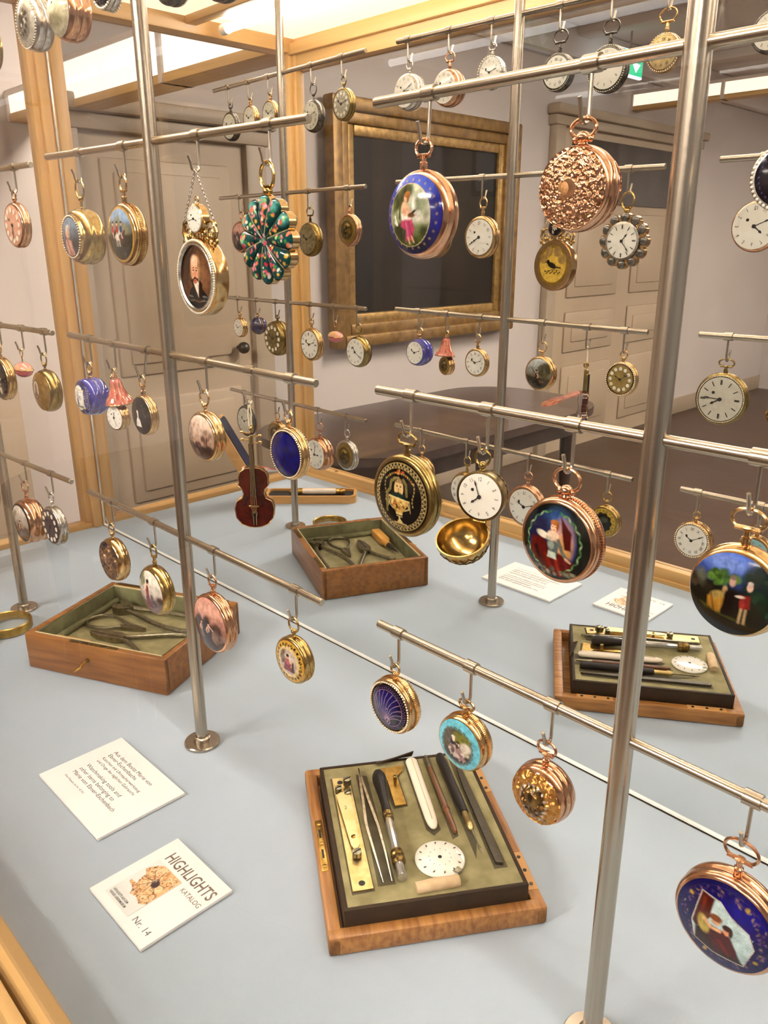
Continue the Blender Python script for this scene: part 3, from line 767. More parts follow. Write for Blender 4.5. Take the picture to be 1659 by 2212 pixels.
def pic_pink(P):
    P.grad('d8a898', '8a6c68', -.3, .6); P.e(.1, .6, .7, .2, 'e0b8a8', 0, .25, .7)
    P.p([(-1, -.1), (.0, .15), (.6, -.2), (1, -.3), (1, -1), (-1, -1)], '4c3836', .2)
    P.blobs(24, (-.7, -.7, .7, .15), .15, ['3c2c2c', '54403c', '2e2224'], .12); P.blobs(8, (.3, -.7, .9, -.2), .12, ['8a7064', 'a08474'], .1)
    person(P, -.35, -.55, .7, '8c7874', '2c2020', 'a8948c'); person(P, .1, -.6, .8, '54404a', '2c1c1c', 'b8988c', 'd8b4a0')
    P.l([(.1, .05), (.35, -.1)], .06, 'd8b8a8', .04)

def pic_seated(P):
    P.bg('c8a04c'); P.ringdots(24, .83, .085, '28200e', 0, .03); P.zig(20, .72, .93, .03, 'e2c26c')
    for i in range(12):
        a = 2 * PI * i / 12; P.e(.58 * math.cos(a), .58 * math.sin(a), .19, .19, 'd8c49c', 0, .02)
    P.e(0, 0, .62, .62, 'd8c49c', 0, .02); P.e(0, 0, .58, .6, 'b8a8a0', 0, .05); P.e(.1, .2, .35, .3, 'd4c8bc', 0, .2)
    P.blobs(8, (-.5, -.2, -.2, .4), .1, ['6c5c48', '84745c'], .08)
    P.p([(-.35, -.45), (.4, -.45), (.3, -.1), (.05, .05), (-.2, .0)], '8c4c58', .05); P.e(.0, .05, .14, .18, 'b87078', 10, .04); P.l([(.1, .1), (.28, -.05), (.22, -.2)], .06, SKIN, .03)
    P.e(.0, .26, .08, .1, 'e0b49c', 0, .03); P.e(-.01, .34, .1, .07, '3c2a20', 0, .03); P.p([(.2, -.45), (.42, -.45), (.4, .1), (.3, .05)], '5c4a44', .05)

def pic_cameo(P):
    P.bg('1c1614')
    for i in range(90):
        a = P.rng.uniform(0, 2 * PI); r = math.sqrt(P.rng.uniform(.1, .85)); P.ring
        x, z = r * math.cos(a), r * math.sin(a); g = P.rng.uniform(0, 6.3)
        P.l([(x + .06 * math.cos(g + k * .8) * (1 - k * .12), z + .06 * math.sin(g + k * .8) * (1 - k * .12)) for k in range(6)], .018, '6c5c4c', .015, .8)
    P.e(-.2, -.05, .36, .6, '14100e', 0, .04)
    P.p([(-.5, -.6), (.08, -.6), (.0, -.25), (-.12, -.12), (-.3, -.12), (-.42, -.3)], 'ece6de', .04); P.l([(-.2, -.1), (-.2, .1)], .12, 'e8dcd0', .04)
    P.e(-.2, .22, .11, .16, 'f0e4d8', 0, .03); P.e(-.18, .36, .14, .1, '3c2c24', 0, .03); P.e(-.1, .24, .06, .14, '3c2c24', 0, .03)
    P.ring(.92, 1.2, '3a3028', .02)

def pic_goldportrait(P):
    P.grad('8a98a8', '5c5450', -.3, .7); P.p([(-.55, -1), (.4, -1), (.3, -.2), (-.3, -.2)], 'c8a090', .1); P.e(-.1, -.5, .35, .4, 'd8b0a0', 0, .1)
    P.e(-.08, .2, .2, .28, SKIN, 0, .05); P.e(-.05, .46, .26, .17, 'cfc4b8', 0, .06); P.e(.1, .25, .1, .3, 'b8a898', 0, .06); P.l([(-.1, -.1), (.0, -.9)], .2, 'b88078', .1)

def pic_scene2(P):
    P.grad('ded6cc', '8a7c70', -.3, .8); P.p([(-1, -.3), (1, -.5), (1, -1), (-1, -1)], '6a5648', .15); P.blobs(16, (-.8, -.9, .8, -.2), .14, ['5c4a3e', '7c6a58', '4a3c34'], .1)
    P.blobs(8, (-.8, 0, -.2, .7), .14, ['8c8068', 'a0947c'], .1); person(P, .15, -.6, .8, '5c3c38', '2c2018', '8c6c60')
    P.mask_out(.9, '3c2a1c')

def pic_hunter(P):
    P.grad('ccd0d0', '7a7460', -.2, .9); P.p([(-1, -.3), (1, -.15), (1, -1), (-1, -1)], '4a4030', .15); P.blobs(18, (-.9, -.4, -.2, .6), .15, ['5a5438', '6c6648', '403a28'], .1)
    person(P, .05, -.65, .95, '3c2c24', '2c2018', '54403c'); P.l([(.2, .1), (.5, .4)], .05, '3c3024', .03); P.blobs(6, (-.5, -.8, .6, -.5), .12, ['3a3226', '2c261e'], .08); P.e(-.35, -.5, .18, .1, '7c6248', 0, .05)

def pic_daisy(P):
    P.bg('1c1424'); 
    for i in range(8):
        a = 2 * PI * i / 8; P.e(.05 + .28 * math.cos(a), .05 + .28 * math.sin(a), .17, .08, 'd8cdb8', math.degrees(a), .03)
    P.e(.05, .05, .12, .12, 'c8a860', 0, .03); P.e(.3, -.55, .12, .2, 'cfc4b0', -20, .05); P.ringdots(30, .86, .03, '6c5a80', 0, .02)

def pic_bird(P):
    P.bg('c8a64a'); P.ring(.78, 1.1, '8f7434', .04); P.e(0, 0, .8, .8, 'd8b858', 0, .05)
    for a in (65, 115, 160, 20): P.e(.6 * math.cos(math.radians(a)), .6 * math.sin(math.radians(a)) + .1, .24, .24, 'a88c54', 0, .03)
    P.e(.02, .0, .28, .13, '2c2214', 20, .03); P.e(.26, .16, .1, .1, '2c2214', 0, .03); P.l([(-.2, -.08), (-.5, -.12)], .07, '3c3018', .03); P.l([(.35, .16), (.44, .14)], .04, '2c2214', .02)
    P.l([(-.45, -.22), (.0, -.2), (.45, -.3)], .03, '5c4a20', .02)
    for i in range(12): P.e(-.45 + i * .08, -.32 - .06 * math.sin(i * 2.1), .05, .03, '3c3414', i * 50, .02)

def pic_greenback(P):
    P.bg('b8a050'); 
    for i in range(10):
        a = 2 * PI * i / 10; P.e(.52 * math.cos(a), .52 * math.sin(a), .22, .22, '2c2c1c', 0, .03)
    P.e(0, 0, .55, .55, '1c2018', 0, .03); P.e(-.1, .2, .3, .22, '5c6454', 0, .2, .8); P.ringdots(20, .86, .05, '6c5c28', 0, .03)

def pic_goldcameo(P):
    P.bg('a88a58'); P.blobs(40, (-.9, -.9, .9, .9), .1, ['b89a64', '8c6c40', 'c8aa74'], .06, .6); P.e(-.3, .1, .42, .5, '4c3424', 0, .03); P.e(-.3, .1, .36, .44, 'd8ccbc', 0, .03)
    P.e(-.3, .2, .14, .2, '9c8474', 0, .05); P.p([(-.55, -.28), (-.05, -.28), (-.2, .02), (-.4, .02)], '7c6454', .05)

def pic_relief(P):
    P.bg('cfa060'); P.blobs(60, (-.9, -.9, .9, .9), .08, ['d8aa6a', 'b8884a', 'c89858', 'a87840'], .06, .5)
    P.e(0, -.05, .5, .6, '7c5c34', 0, .06); P.e(0, .05, .3, .42, '9c8050', 0, .06)
    for i in range(16):
        a = 2 * PI * i / 16; P.e(.52 * math.cos(a), -.05 + .6 * math.sin(a), .07, .05, 'd8cfc0', math.degrees(a), .02)
    P.e(-.05, .1, .1, .2, '5c4228', 0, .05); P.blobs(30, (-.55, -.75, .55, -.3), .06, ['4c3824', 'b8b0a4', '7c6040', '9c9488'], .03); P.e(.0, .35, .07, .09, 'd8c8a8', 0, .03)
def pic_relief2(P):
    P.bg('9a7c5c'); P.blobs(90, (-.9, -.9, .9, .9), .1, ['5c4a54', '6c5a60', '8c7058', '4a3a40', 'b89a78'], .05, .7); P.e(-.1, .1, .16, .22, 'e0b898', 0, .04); P.e(-.1, .1, .3, .4, '6a5060', 0, .1, .4)
    P.blobs(16, (-.4, -.7, .4, -.2), .08, ['c8a888', '4c3a3c'], .03); P.e(-.1, .22, .1, .12, 'dcb494', 0, .04)
def pic_bluelace(P):
    P.bg('2a2468'); P.e(-.1, .0, .66, .74, 'e4e2da', 0, .02)
    P.p([(-.7, .5), (.5, .5), (.5, -.62), (-.7, -.62)], 'e6e4dc', .02); P.blobs(8, (-.5, -.3, .3, .3), .1, ['b8bcc0', 'c4b8a8', '9a9ca4'], .06)
    person(P, -.1, -.42, .6, '4a5468', '2c2420', '343c50'); P.l([(-.7, .5), (.5, .5), (.5, -.62), (-.7, -.62), (-.7, .5)], .04, 'c8b070', .02); P.p([(-.6, -.45), (.4, -.45), (.4, -.58), (-.6, -.58)], '84887c', .05)
    for i in range(14): P.l([(.55 + .1 * math.sin(i), .7 - i * .1), (.8, .62 - i * .1), (.9, .72 - i * .1)], .02, 'c8c2e0', .015)
def pic_silver(P):
    P.bg('b8b2a6'); P.e(0, 0, .75, .75, '8a8478', 0, .1)
    P.ringdots(12, .5, .1, '4a453c', 0, .03); P.e(0, 0, .28, .3, '2c2820', 0, .04); P.blobs(30, (-.5, -.5, .5, .5), .07, ['d8d2c4', '5c564a', '3a352c', 'a8a294'], .03)
def pic_crystal(P):
    P.bg('cfc9ae'); P.e(-.2, .3, .6, .5, 'e8e4cc', 0, .2); P.e(0, -.4, .6, .3, '8a8466', 0, .2, .7); P.e(.1, .25, .05, .05, '2c2a24', 0, .03); P.ring(.85, 1.1, 'b8b09a', .05)
def pic_flowers(P):
    P.bg('2c2a30'); P.blobs(30, (-.7, -.7, .7, .7), .1, ['c87c84', 'e8c0b8', '4c7c5c', 'd8d0c0', '8a4c58'], .05)
def pic_violinback(P): P.bg('7a2412')
def pic_amber(P):
    P.bg('8c7440'); P.e(0, 0, .7, .7, '5c4c24', 0, .1); P.e(-.1, .25, .3, .25, 'b89c5c', 0, .15); P.blobs(12, (-.4, -.5, .4, .2), .12, ['3c3014', '7c6430', '4a3c1c'], .06)

# ------------------------------------------------------------------ watch parts
def disc(name, R, y0, dome, fn, parent, M=I4, rings=30, seg=96, mt=PAINT, sx=1, sz=1, disp=None, seed=1, rfn=None, lobes=None):
    """domed painted disc facing -y (before M)"""
    vs = [(0, y0 - dome, 0)]; px = [0.]; pz = [0.]
    for i in range(1, rings + 1):
        t = i / rings
        for j in range(seg):
            a = 2 * PI * j / seg
            k = rfn(a) if rfn else 1.0
            x, z = t * math.cos(a) * k, t * math.sin(a) * k
            y = y0 - dome * (1 - t ** 2.2)
            if lobes: y -= lobes(a, t)
            if disp: y -= disp(x, z) * (1 if i < rings else 0)
            vs.append((x * R * sx, y, z * R * sz)); px.append(x); pz.append(z)
    fs = [(0, 1 + j, 1 + (j + 1) % seg) for j in range(seg)]
    for i in range(rings - 1):
        for j in range(seg):
            a = 1 + i * seg + j; b = 1 + i * seg + (j + 1) % seg
            fs.append((a, a + seg, b + seg, b))
    me = bpy.data.meshes.new(name)
    me.from_pydata([tuple(M @ Vector(v)) for v in vs], [], fs)
    if fn is not None:
        P = Paint(np.array(px), np.array(pz), seed); fn(P); P.finish()
        ca = me.color_attributes.new('paint', 'FLOAT_COLOR', 'POINT')
        arr = np.ones((len(vs), 4), np.float32); arr[:, :3] = np.clip(P.c, 0, 1)
        ca.data.foreach_set('color', arr.ravel())
    bm = bmesh.new(); bm.from_mesh(me); bmesh.ops.recalc_face_normals(bm, faces=bm.faces[:])
    want = M.to_3x3() @ Vector((0, -1, 0))
    if bm.faces:
        bm.faces.ensure_lookup_table()
        if bm.faces[0].normal.dot(want) < 0: bmesh.ops.reverse_faces(bm, faces=bm.faces[:])
    bm.to_mesh(me); bm.free()
    return link(name, me, mt, parent, 180)

FONTM = {}
def text_mesh(txt, size, mt, name, parent=None, M=I4, xs=1.0, center=False, ext=0.00012, bold=0.0, width=None):
    cu = bpy.data.curves.new('t', 'FONT'); cu.body = txt; cu.size = 1.0; cu.resolution_u = 3
    cu.extrude = 0.0; cu.offset = bold
    if center: cu.align_x = 'CENTER'; cu.align_y = 'CENTER'
    ob = bpy.data.objects.new('t', cu); COL.objects.link(ob)
    dg = bpy.context.evaluated_depsgraph_get(); dg.update()
    me = bpy.data.meshes.new_from_object(ob.evaluated_get(dg)); me.name = name
    bpy.data.objects.remove(ob); bpy.data.curves.remove(cu)
    me.materials.clear()
    if width:
        x1 = max(v.co.x for v in me.vertices); xs = width / (x1 * size)
    me.transform(M @ Matrix.Diagonal((size * xs, size, 1, 1)))
    if name is None: return me
    return link(name, me, mt, parent, 0)

DIGITS = {}
def digit_mesh(ch):
    if ch not in DIGITS:
        cu = bpy.data.curves.new('t', 'FONT'); cu.body = ch; cu.size = 1.0; cu.resolution_u = 2; cu.align_x = 'CENTER'; cu.align_y = 'CENTER'
        ob = bpy.data.objects.new('t', cu); COL.objects.link(ob)
        dg = bpy.context.evaluated_depsgraph_get(); dg.update()
        me = bpy.data.meshes.new_from_object(ob.evaluated_get(dg))
        DIGITS[ch] = ([tuple(v.co) for v in me.vertices], [tuple(p.vertices) for p in me.polygons])
        bpy.data.objects.remove(ob); bpy.data.curves.remove(cu); bpy.data.meshes.remove(me)
    return DIGITS[ch]
ROM = ['XII', 'I', 'II', 'III', 'IIII', 'V', 'VI', 'VII', 'VIII', 'IX', 'X', 'XI']
# text lies in XY facing +z; this turns it into XZ facing -y
UPR = Matrix(((1, 0, 0, 0), (0, 0, -1, 0), (0, 1, 0, 0), (0, 0, 0, 1)))

def dial(parent, R, y, M, style='arabic', face=None, hands=(2, 48), dome=.04, dot=True, hand_mt=INK, hx=-.33):
    """a dial of radius R facing -y in frame M at depth y"""
    mt = face or WHITE
    d = MB().lathe([(1e-6, y - dome * R), (R * .5, y - dome * R * .8), (R * .9, y - dome * .25 * R), (R, y), (R, y + R * .05)], M, 40).build('dial', mt, parent, 60)
    yt = y - dome * R - .00012
    nm = MB()
    if style == 'arabic':
        for h in range(12):
            a = PI / 2 - 2 * PI * h / 12; rr = R * .78
            vs, fs = digit_mesh(str(h or 12))
            nm.add(vs, fs, M @ T(rr * math.cos(a), yt, rr * math.sin(a)) @ UPR @ RZ(a - PI / 2) @ Matrix.Diagonal((R * .2, R * .24, 1, 1)))
    elif style == 'roman':
        for h in range(12):
            a = PI / 2 - 2 * PI * h / 12; rr = R * .76
            vs, fs = digit_mesh(ROM[h])
            nm.add(vs, fs, M @ T(rr * math.cos(a), yt, rr * math.sin(a)) @ UPR @ RZ(a - PI / 2) @ Matrix.Diagonal((R * .19, R * .28, 1, 1)))
    elif style == 'stick':
        for h in range(12):
            a = PI / 2 - 2 * PI * h / 12
            nm.box((-R * .02, yt, R * .66), (R * .02, yt + .0001, R * .88), M @ RY(-(a - PI / 2)))
            if h % 3 == 0: nm.box((R * .03, yt, R * .66), (R * .06, yt + .0001, R * .88), M @ RY(-(a - PI / 2)))
    elif style == 'cartouche':
        for h in range(12):
            a = PI / 2 - 2 * PI * h / 12; rr = R * .76
            nm.lathe([(1e-6, yt), (R * .13, yt), (R * .13, yt + .0002)], M @ T(rr * math.cos(a), 0, rr * math.sin(a)), 14)
    if nm.v: nm.build('numerals', PEARL if style == 'cartouche' else INK, d, 0)
    if dot:
        MB().lathe([(1e-6, yt), (R * .07, yt), (R * .07, yt + .0002)], M @ T(R * hx, 0, R * .28), 14).build('winding_hole', INK, d, 0)
    for k, (ang, ln, wd) in enumerate(((hands[0], .5, .07), (hands[1] / 5 * 1.0, .78, .05))):
        a = -2 * PI * ang / 12
        hb = MB(); MM = M @ RY(-a)
        yy = yt - .0003 - .0002 * k
        hb.add([(-R * wd * .5, yy, -R * .1), (R * wd * .5, yy, -R * .1), (R * wd * .35, yy, R * ln * .6), (R * wd * .9, yy, R * ln * .75), (0, yy, R * ln), (-R * wd * .9, yy, R * ln * .75), (-R * wd * .35, yy, R * ln * .6)], [(0, 1, 2, 3, 4, 5, 6)], MM)
        hb.lathe([(1e-6, yy - .0002), (R * .09, yy - .0002), (R * .09, yy + .0003)], MM, 16)
        hb.build('hour_hand' if k == 0 else 'minute_hand', hand_mt, d, 0)
    return d

def pearls(parent, R, y, r, n, M=I4, mt=PEARL, name='pearl_rim', sx=1, sz=1):
    b = MB()
    for i in range(n):
        a = 2 * PI * i / n; b.sphere((R * math.cos(a) * sx, y, R * math.sin(a) * sz), r, M, 7, 5)
    o = b.build(name, mt, parent, 180); o['kind'] = 'stuff'
    return o

def case_body(parent, R, T_, mt, style='plain', M=I4):
    """turned case round the y axis; returns front and back seat depth"""
    h = T_ / 2
    if style == 'plain':
        pr = [(R * .86, -h), (R * .93, -h * .98), (R * .985, -h * .72), (R, -h * .45), (R * .995, -h * .15), (R * .97, -h * .06), (R * .97, h * .06), (R * .995, h * .15), (R, h * .45), (R * .985, h * .72), (R * .93, h * .98), (R * .86, h)]
    elif style == 'step':
        pr = [(R * .70, -h * 1.3), (R * .78, -h * 1.22), (R * .80, -h * 1.05), (R * .90, -h * .95), (R * .93, -h * .75), (R * .99, -h * .55), (R, -h * .3), (R * .96, -h * .1), (R * .96, h * .05), (R, h * .25), (R * .98, h * .6), (R * .92, h * .9), (R * .84, h)]
    else:   # bulged
        pr = [(R * .82, -h), (R * .90, -h * .9), (R * .97, -h * .55), (R, -h * .1), (R * .97, h * .0), (R, h * .1), (R * .98, h * .5), (R * .92, h * .85), (R * .84, h)]
    b = MB().lathe(pr, M, 56)
    b.lathe([(1e-6, -h * .6), (R * .9, -h * .6)], M, 24); b.lathe([(1e-6, h * .6), (R * .9, h * .6)], M, 24)
    b.build('case', mt, parent, 50)

def knurl(parent, R, y0, y1, mt, n=90):
    b = MB()
    for i in range(n):
        b.box((-R * .012, y0, R * .985), (R * .012, y1, R * 1.012), RY(2 * PI * i / n))
    o = b.build('coin_edge', mt, parent, 0); o['kind'] = 'stuff'

def bow_pendant(parent, top, mt, style='ring', ctop=0.0, w=None):
    """bow hanging from z = top (hook inside) down to the case top at ctop"""
    gap = top - ctop
    if style == 'ring':
        rh = min(gap * .36, .0085); rw = w or rh
        MB().ring((0, 0, top - rh), rw, rh, .00085).build('bow', mt, parent)
        zb = top - 2 * rh
        MB().sphere((0, 0, zb), .0026).vlathe([(.0016, ctop - .001), (.0018, ctop + .0008), (.0013, ctop + .0014), (.0013, zb - .0015), (.0019, zb - .001)], seg=14).build('pendant', mt, parent)
    elif style == 'oval':
        rh = min(gap * .30, .0075); rw = w or rh * 1.35
        MB().ring((0, 0, top - rh), rw, rh, .0009, a0=-PI * .32, a1=PI * 1.32, seg=28).build('bow', mt, parent)
        zb = top - 2 * rh + rh * .16
        b = MB().tube([(-rw * .75, 0, zb), (rw * .75, 0, zb)], .0013, 10)
        b.vlathe([(.0017, ctop - .001), (.0022, ctop), (.0022, ctop + (zb - ctop) * .45), (.0025, ctop + (zb - ctop) * .48), (.0016, ctop + (zb - ctop) * .55), (.0016, zb - .0012), (.0028, zb), (.0028, zb + .0006), (1e-6, zb + .0012)], seg=16)
        b.build('pendant', mt, parent)
    elif style == 'crown':
        rh = min(gap * .40, .0095); rw = w or rh * 1.05
        MB().ring((0, 0, top - rh), rw, rh, .0010).build('bow', mt, parent)
        zb = top - 2 * rh
        b = MB().sphere((0, 0, zb + .0006), .0036, sc=(1, 1, .85)).sphere((-.0042, 0, zb - .0002), .0016).sphere((.0042, 0, zb - .0002), .0016)
        b.vlathe([(.0024, ctop - .001), (.0026, ctop), (.0020, ctop + .0012), (.0017, zb - .002), (.0026, zb - .0006)], seg=16)
        b.build('pendant', mt, parent)

def hang(p, lev, dx, drop, label, name='pocket_watch', cat='watch', yaw=0.0, lean=0.0, group='watches hanging from the stands'):
    """Empty at the hang point; returns (root, z of case centre in local frame, local z of bow top)"""
    add_hook(p, lev, dx, lean)
    P = rod_point(p, lev, dx)
    a = POLES[p][2]
    root = thing(name, label, cat, (P.x + lean, P.y - .0037, P.z - HOOK), a + yaw, group)
    return root, HOOK - drop, .0024

def watch(p, lev, dx, drop, R, T_, mt, label, front=None, back='roman', style='plain', bow='ring', rf=.86, yaw=0, lean=0,
          dome=.12, prl=None, prl_back=None, disp=None, knl=False, hands=(2, 48), fdial=None, ffc=None, bfc=None, bw=None, big=False, bpic=None, seed=1, fmt=None, dot=True, rb=.84, bowmt=None):
    mm = .001
    R *= mm; T_ *= mm
    root, zc, top = hang(p, lev, dx * mm, drop * mm, label, yaw=math.radians(yaw), lean=lean * mm)
    C = T(0, 0, zc)
    case_body(root, R, T_, mt, style, C)
    yf = -T_ / 2 * (1.3 if style == 'step' else 1)
    rings, seg = ((60, 190) if big else (34, 110))
    if front is not None:
        disc('enamel_plate', R * rf, yf, R * dome, front, root, C, rings, seg, disp=disp, seed=seed, mt=fmt or PAINT)
    elif fdial:
        dial(root, R * rf, yf, C, fdial, ffc, hands)
    if bpic is not None:
        disc('back_plate', R * rb, -T_ / 2, R * dome, bpic, root, C @ BACK, 26, 80, seed=seed)
    elif back:
        dial(root, R * rb, -T_ / 2, C @ BACK, back, bfc, hands, dot=dot, hx=.33)
    if prl: pearls(root, R * (rf + prl[0]), yf - R * .0, R * prl[1], prl[2], C)
    if prl_back: pearls(root, R * (rb + prl_back[0]), T_ / 2, R * prl_back[1], prl_back[2], C)
    if knl: 
        b = MB()
        for i in range(100): b.box((-R * .012, T_ * .02, R * .985), (R * .012, T_ * .2, R * 1.015), C @ RY(2 * PI * i / 100))
        b.build('coin_edge', mt, root, 0)['kind'] = 'stuff'
    bow_pendant(root, top, bowmt or mt, bow, zc + R, bw * mm if bw else None)
    return root

def repousse(sc, amp):
    def f(x, z):
        v = Vector((x * sc, z * sc, 1.7))
        n_ = noise.turbulence(v, 2, False)
        return amp * (n_ - .4) * (1 if x * x + z * z > .06 else 0)
    return f

# ------------------------------------------------------------------ stand 1 (nearest)
watch(1, 1, -168, 66, 19, 12, OXID, 'white dialled watch in a dark rim on the top rod of the nearest stand', pic_silver, 'arabic', bow='oval')
watch(1, 2, -157, 64.5, 24.8, 14, ROSE, 'big oval watch with cobalt border and painted lady in pink skirt', pic_lady, 'arabic', 'bulge', 'oval', .88, dome=.22, big=True, bw=6.2, hands=(7.7, 49), rb=.88, lean=-1)
r = watch(1, 2, -52, 55.5, 20.3, 15, ROSE, 'rose gold watch covered in chased repousse flowers, with a small oval shield', None, None, 'bulge', 'crown', bw=7.0)
zc_ = HOOK - .0555
for Mx in (I4, BACK):
    disc('chased_cover', .0203 * .93, -.0072, .0032, None, r, T(0, 0, zc_) @ Mx, 70, 210, mt=ROSE, disp=repousse(11, .0010))
disc('shield', .0045, -.0099, .0006, None, r, T(-.0015, 0, zc_), 10, 40, mt=mat('engraved_rose', 'c99868', .35, 1, var=(900, 'a87c50'), bump=(1500, .5)), sz=1.2)
watch(1, 2, 46, 55.8, 13.5, 9, SILVER, 'dark enamel watch ringed with pearls at the right edge, beside the nearest pole', pic_daisy, 'roman', prl=(.08, .05, 44), yaw=20)
watch(1, 3, -170, 66.5, 28.3, 10.5, OLDGOLD, 'black enamel watch with a gold inlaid urn and mask inside a zigzag border', pic_urn, 'stick', 'plain', 'oval', .87, dome=.10, big=True, bw=8.2, bfc=mat('silver_dial', 'd9d4c4', .3, .25, var=(200, 'cfc9b6')), prl_back=(.05, .025, 90), hands=(4, 14.5))
watch(1, 3, -47, 64.8, 25.0, 13, ROSE, 'large rose gold watch painted with a seated lady in a red gown', pic_redlady, 'roman', 'plain', 'crown', .88, dome=.14, big=True, knl=True, bw=8.5)
watch(1, 3, 52, 64.2, 23.0, 15, GOLD, 'gold watch with a dark woodland scene of a couple under blue sky', pic_landscape, 'roman', 'bulge', 'oval', .88, dome=.14, big=True, bw=8.0)
watch(1, 4, -181, 57.5, 21.8, 13, GOLD, 'violet blue guilloche watch with fan-shaped silver rays and a seed pearl rim', pic_fan, 'roman', 'plain', 'ring', .82, dome=.12, big=True, prl=(.08, .034, 60), prl_back=(.07, .04, 52), knl=True, hands=(1.8, 50))
watch(1, 4, -112.5, 55.5, 20.3, 13, GOLD, 'turquoise rimmed watch painted with two seated women in a garden', pic_couple, 'arabic', 'plain', 'oval', .9, dome=.14, big=True, bw=6.4, knl=True, bfc=mat('pale_blue_dial', '9cc4c4', .2, coat=.5, var=(60, '8cb4b4')))
watch(1, 4, -47.5, 60.5, 20.3, 17, ROSE, 'bulbous gold watch with a stone-set arch scene in high relief', pic_relief, 'roman', 'bulge', 'oval', .9, dome=.26, big=True, bw=6.6, disp=repousse(6, .0013), fmt=mat('painted_gold', 'ffffff', .28, .85, attr=True))
watch(1, 4, 73, 73.8, 28.6, 15, ROSE, 'large cobalt watch with a framed picture of a mother and children', pic_bigblue, 'roman', 'plain', 'oval', .9, dome=.14, big=True, bw=8.8)

# open spherical watch
def ball_watch():
    root, zc, top = hang(1, 3, -.1065, .0526, 'small gilt ball watch hanging open, white dial above its hinged cap', yaw=math.radians(14))
    R = .0155; C = T(0, 0, zc)
    n = 14
    MB().lathe([(R * math.sin(PI / 2 * i / n) if i else 1e-6, R * math.cos(PI / 2 * i / n) + .001) for i in range(n + 1)] + [(R * 1.02, -.0005), (R * 1.02, -.0022), (R * .95, -.0024)], C, 48).build('case', OLDGOLD, root)
    b = MB(); z = []
    for ring in range(3):
        ph = .35 + ring * .3
        pts = []
        for i in range(49):
            a = 2 * PI * i / 48; t = ph + (.12 if i % 2 else 0)
            pts.append((R * 1.012 * math.cos(t) * math.cos(a), .001 + R * 1.012 * math.sin(t), R * 1.012 * math.cos(t) * math.sin(a)))
        b.tube(pts, .00035, 5, M=C)
    b.build('zigzag_engraving', DARKGOLD, root)
    dial(root, R * .92, -.0022, C, 'arabic', hands=(7.7, 57), dome=.06)
    # hinged hemispherical cap, open side up and towards the front
    H = C @ T(-.006, -.0125, -R * 1.0 - .0085) @ RX(math.radians(-62)) @ RZ(0)
    out = [(R * 1.08 * math.sin(PI / 2 * i / n) if i else 1e-6, R * 1.08 * math.cos(PI / 2 * i / n)) for i in range(n + 1)]
    inn = [(R * 1.02 * math.sin(PI / 2 * i / n) if i else 1e-6, R * 1.02 * math.cos(PI / 2 * i / n)) for i in range(n, -1, -1)]
    capo = MB().lathe(out + inn, H, 48).build('hinged_cap', YGOLD, root)
    b = MB()
    for ph in (.25, .55):
        pts = []
        for i in range(41):
            a = 2 * PI * i / 40; t = ph + (.2 if i % 2 else 0)
            pts.append((R * 1.09 * math.cos(t) * math.cos(a), R * 1.09 * math.sin(t), R * 1.09 * math.cos(t) * math.sin(a)))
        b.tube(pts, .0005, 5, M=H)
    b.build('zigzag_engraving', DARKGOLD, capo)
    MB().tube([(-.004, -.001, zc - R - .0006), (.004, -.001, zc - R - .0006)], .0012).build('hinge', OLDGOLD, root)
    bow_pendant(root, top, OLDGOLD, 'ring', zc + R)
ball_watch()

# ------------------------------------------------------------------ stand 2 (middle)
watch(2, 1, -182, 62.5, 23, 19, SILVER, 'chunky silver watch with an openwork front, leftmost at the top edge', pic_silver, 'arabic', 'bulge', 'ring', .86, dome=.2, prl=(.06, .03, 50), hands=(9, 50))
watch(2, 1, -110, 65.3, 22.5, 21, ROSE, 'thick copper-sided watch under a domed milky crystal at the top edge', pic_crystal, 'arabic', 'bulge', 'oval', .88, dome=.3)
watch(2, 1, -41, 56.1, 18.8, 10, SILVER, 'small pearl-ringed watch at the top edge beside the middle pole', pic_daisy, 'arabic', 'plain', 'oval', .8, prl=(.12, .06, 36), prl_back=(.12, .06, 36))
watch(2, 1, 57, 67.5, 20, 12, OXID, 'dark rimmed roman-numeral watch right of the middle pole on the top rod', pic_silver, 'roman', 'plain', 'oval', .84, prl_back=(.1, .025, 70))
watch(2, 1, 122, 72, 24, 12, OXID, 'large dark rimmed watch with a painted dial, in front of the exit sign', pic_flowers, 'arabic', 'plain', 'oval', .84, prl_back=(.1, .03, 60))
watch(2, 1, 187, 65, 18.5, 10, GOLD, 'gilt watch with ribbed rim at the right end of the top rod', pic_amber, 'roman', 'plain', 'oval', .8, prl_back=(.11, .04, 44), bfc=mat('gilt_dial', 'c8b078', .3, .4, var=(200, 'a88c54')), knl=True)
watch(2, 2, -131, 74.9, 25.5, 22, YGOLD, 'stepped yellow gold watch with a small framed lady portrait and stones', pic_goldportrait, 'roman', 'step', 'ring', .68, dome=.1, prl=(.06, .03, 46))
watch(2, 2, -46.5, 72.6, 26.3, 13, GOLD, 'gold watch painted with three horse riders', pic_riders, 'arabic', 'plain', 'oval', .88, dome=.14, knl=True, bw=5.8, hands=(4, 20))
watch(2, 3, -156, 59, 19.8, 22, mat('violet_enamel_case', '1c1a7a', .1, .1, coat=1, var=(90, '3a38a8')), 'round cobalt enamel watch with a square white picture on its front', pic_bluelace, 'arabic', 'bulge', 'ring', .88, dome=.22, bowmt=GOLD, rb=.8)
watch(2, 3, -41, 62, 19.4, 9, GOLD, 'slim black engraved watch with a white bust of a woman', pic_cameo, 'roman', 'plain', 'oval', .92, dome=.08, lean=-6, bw=5)
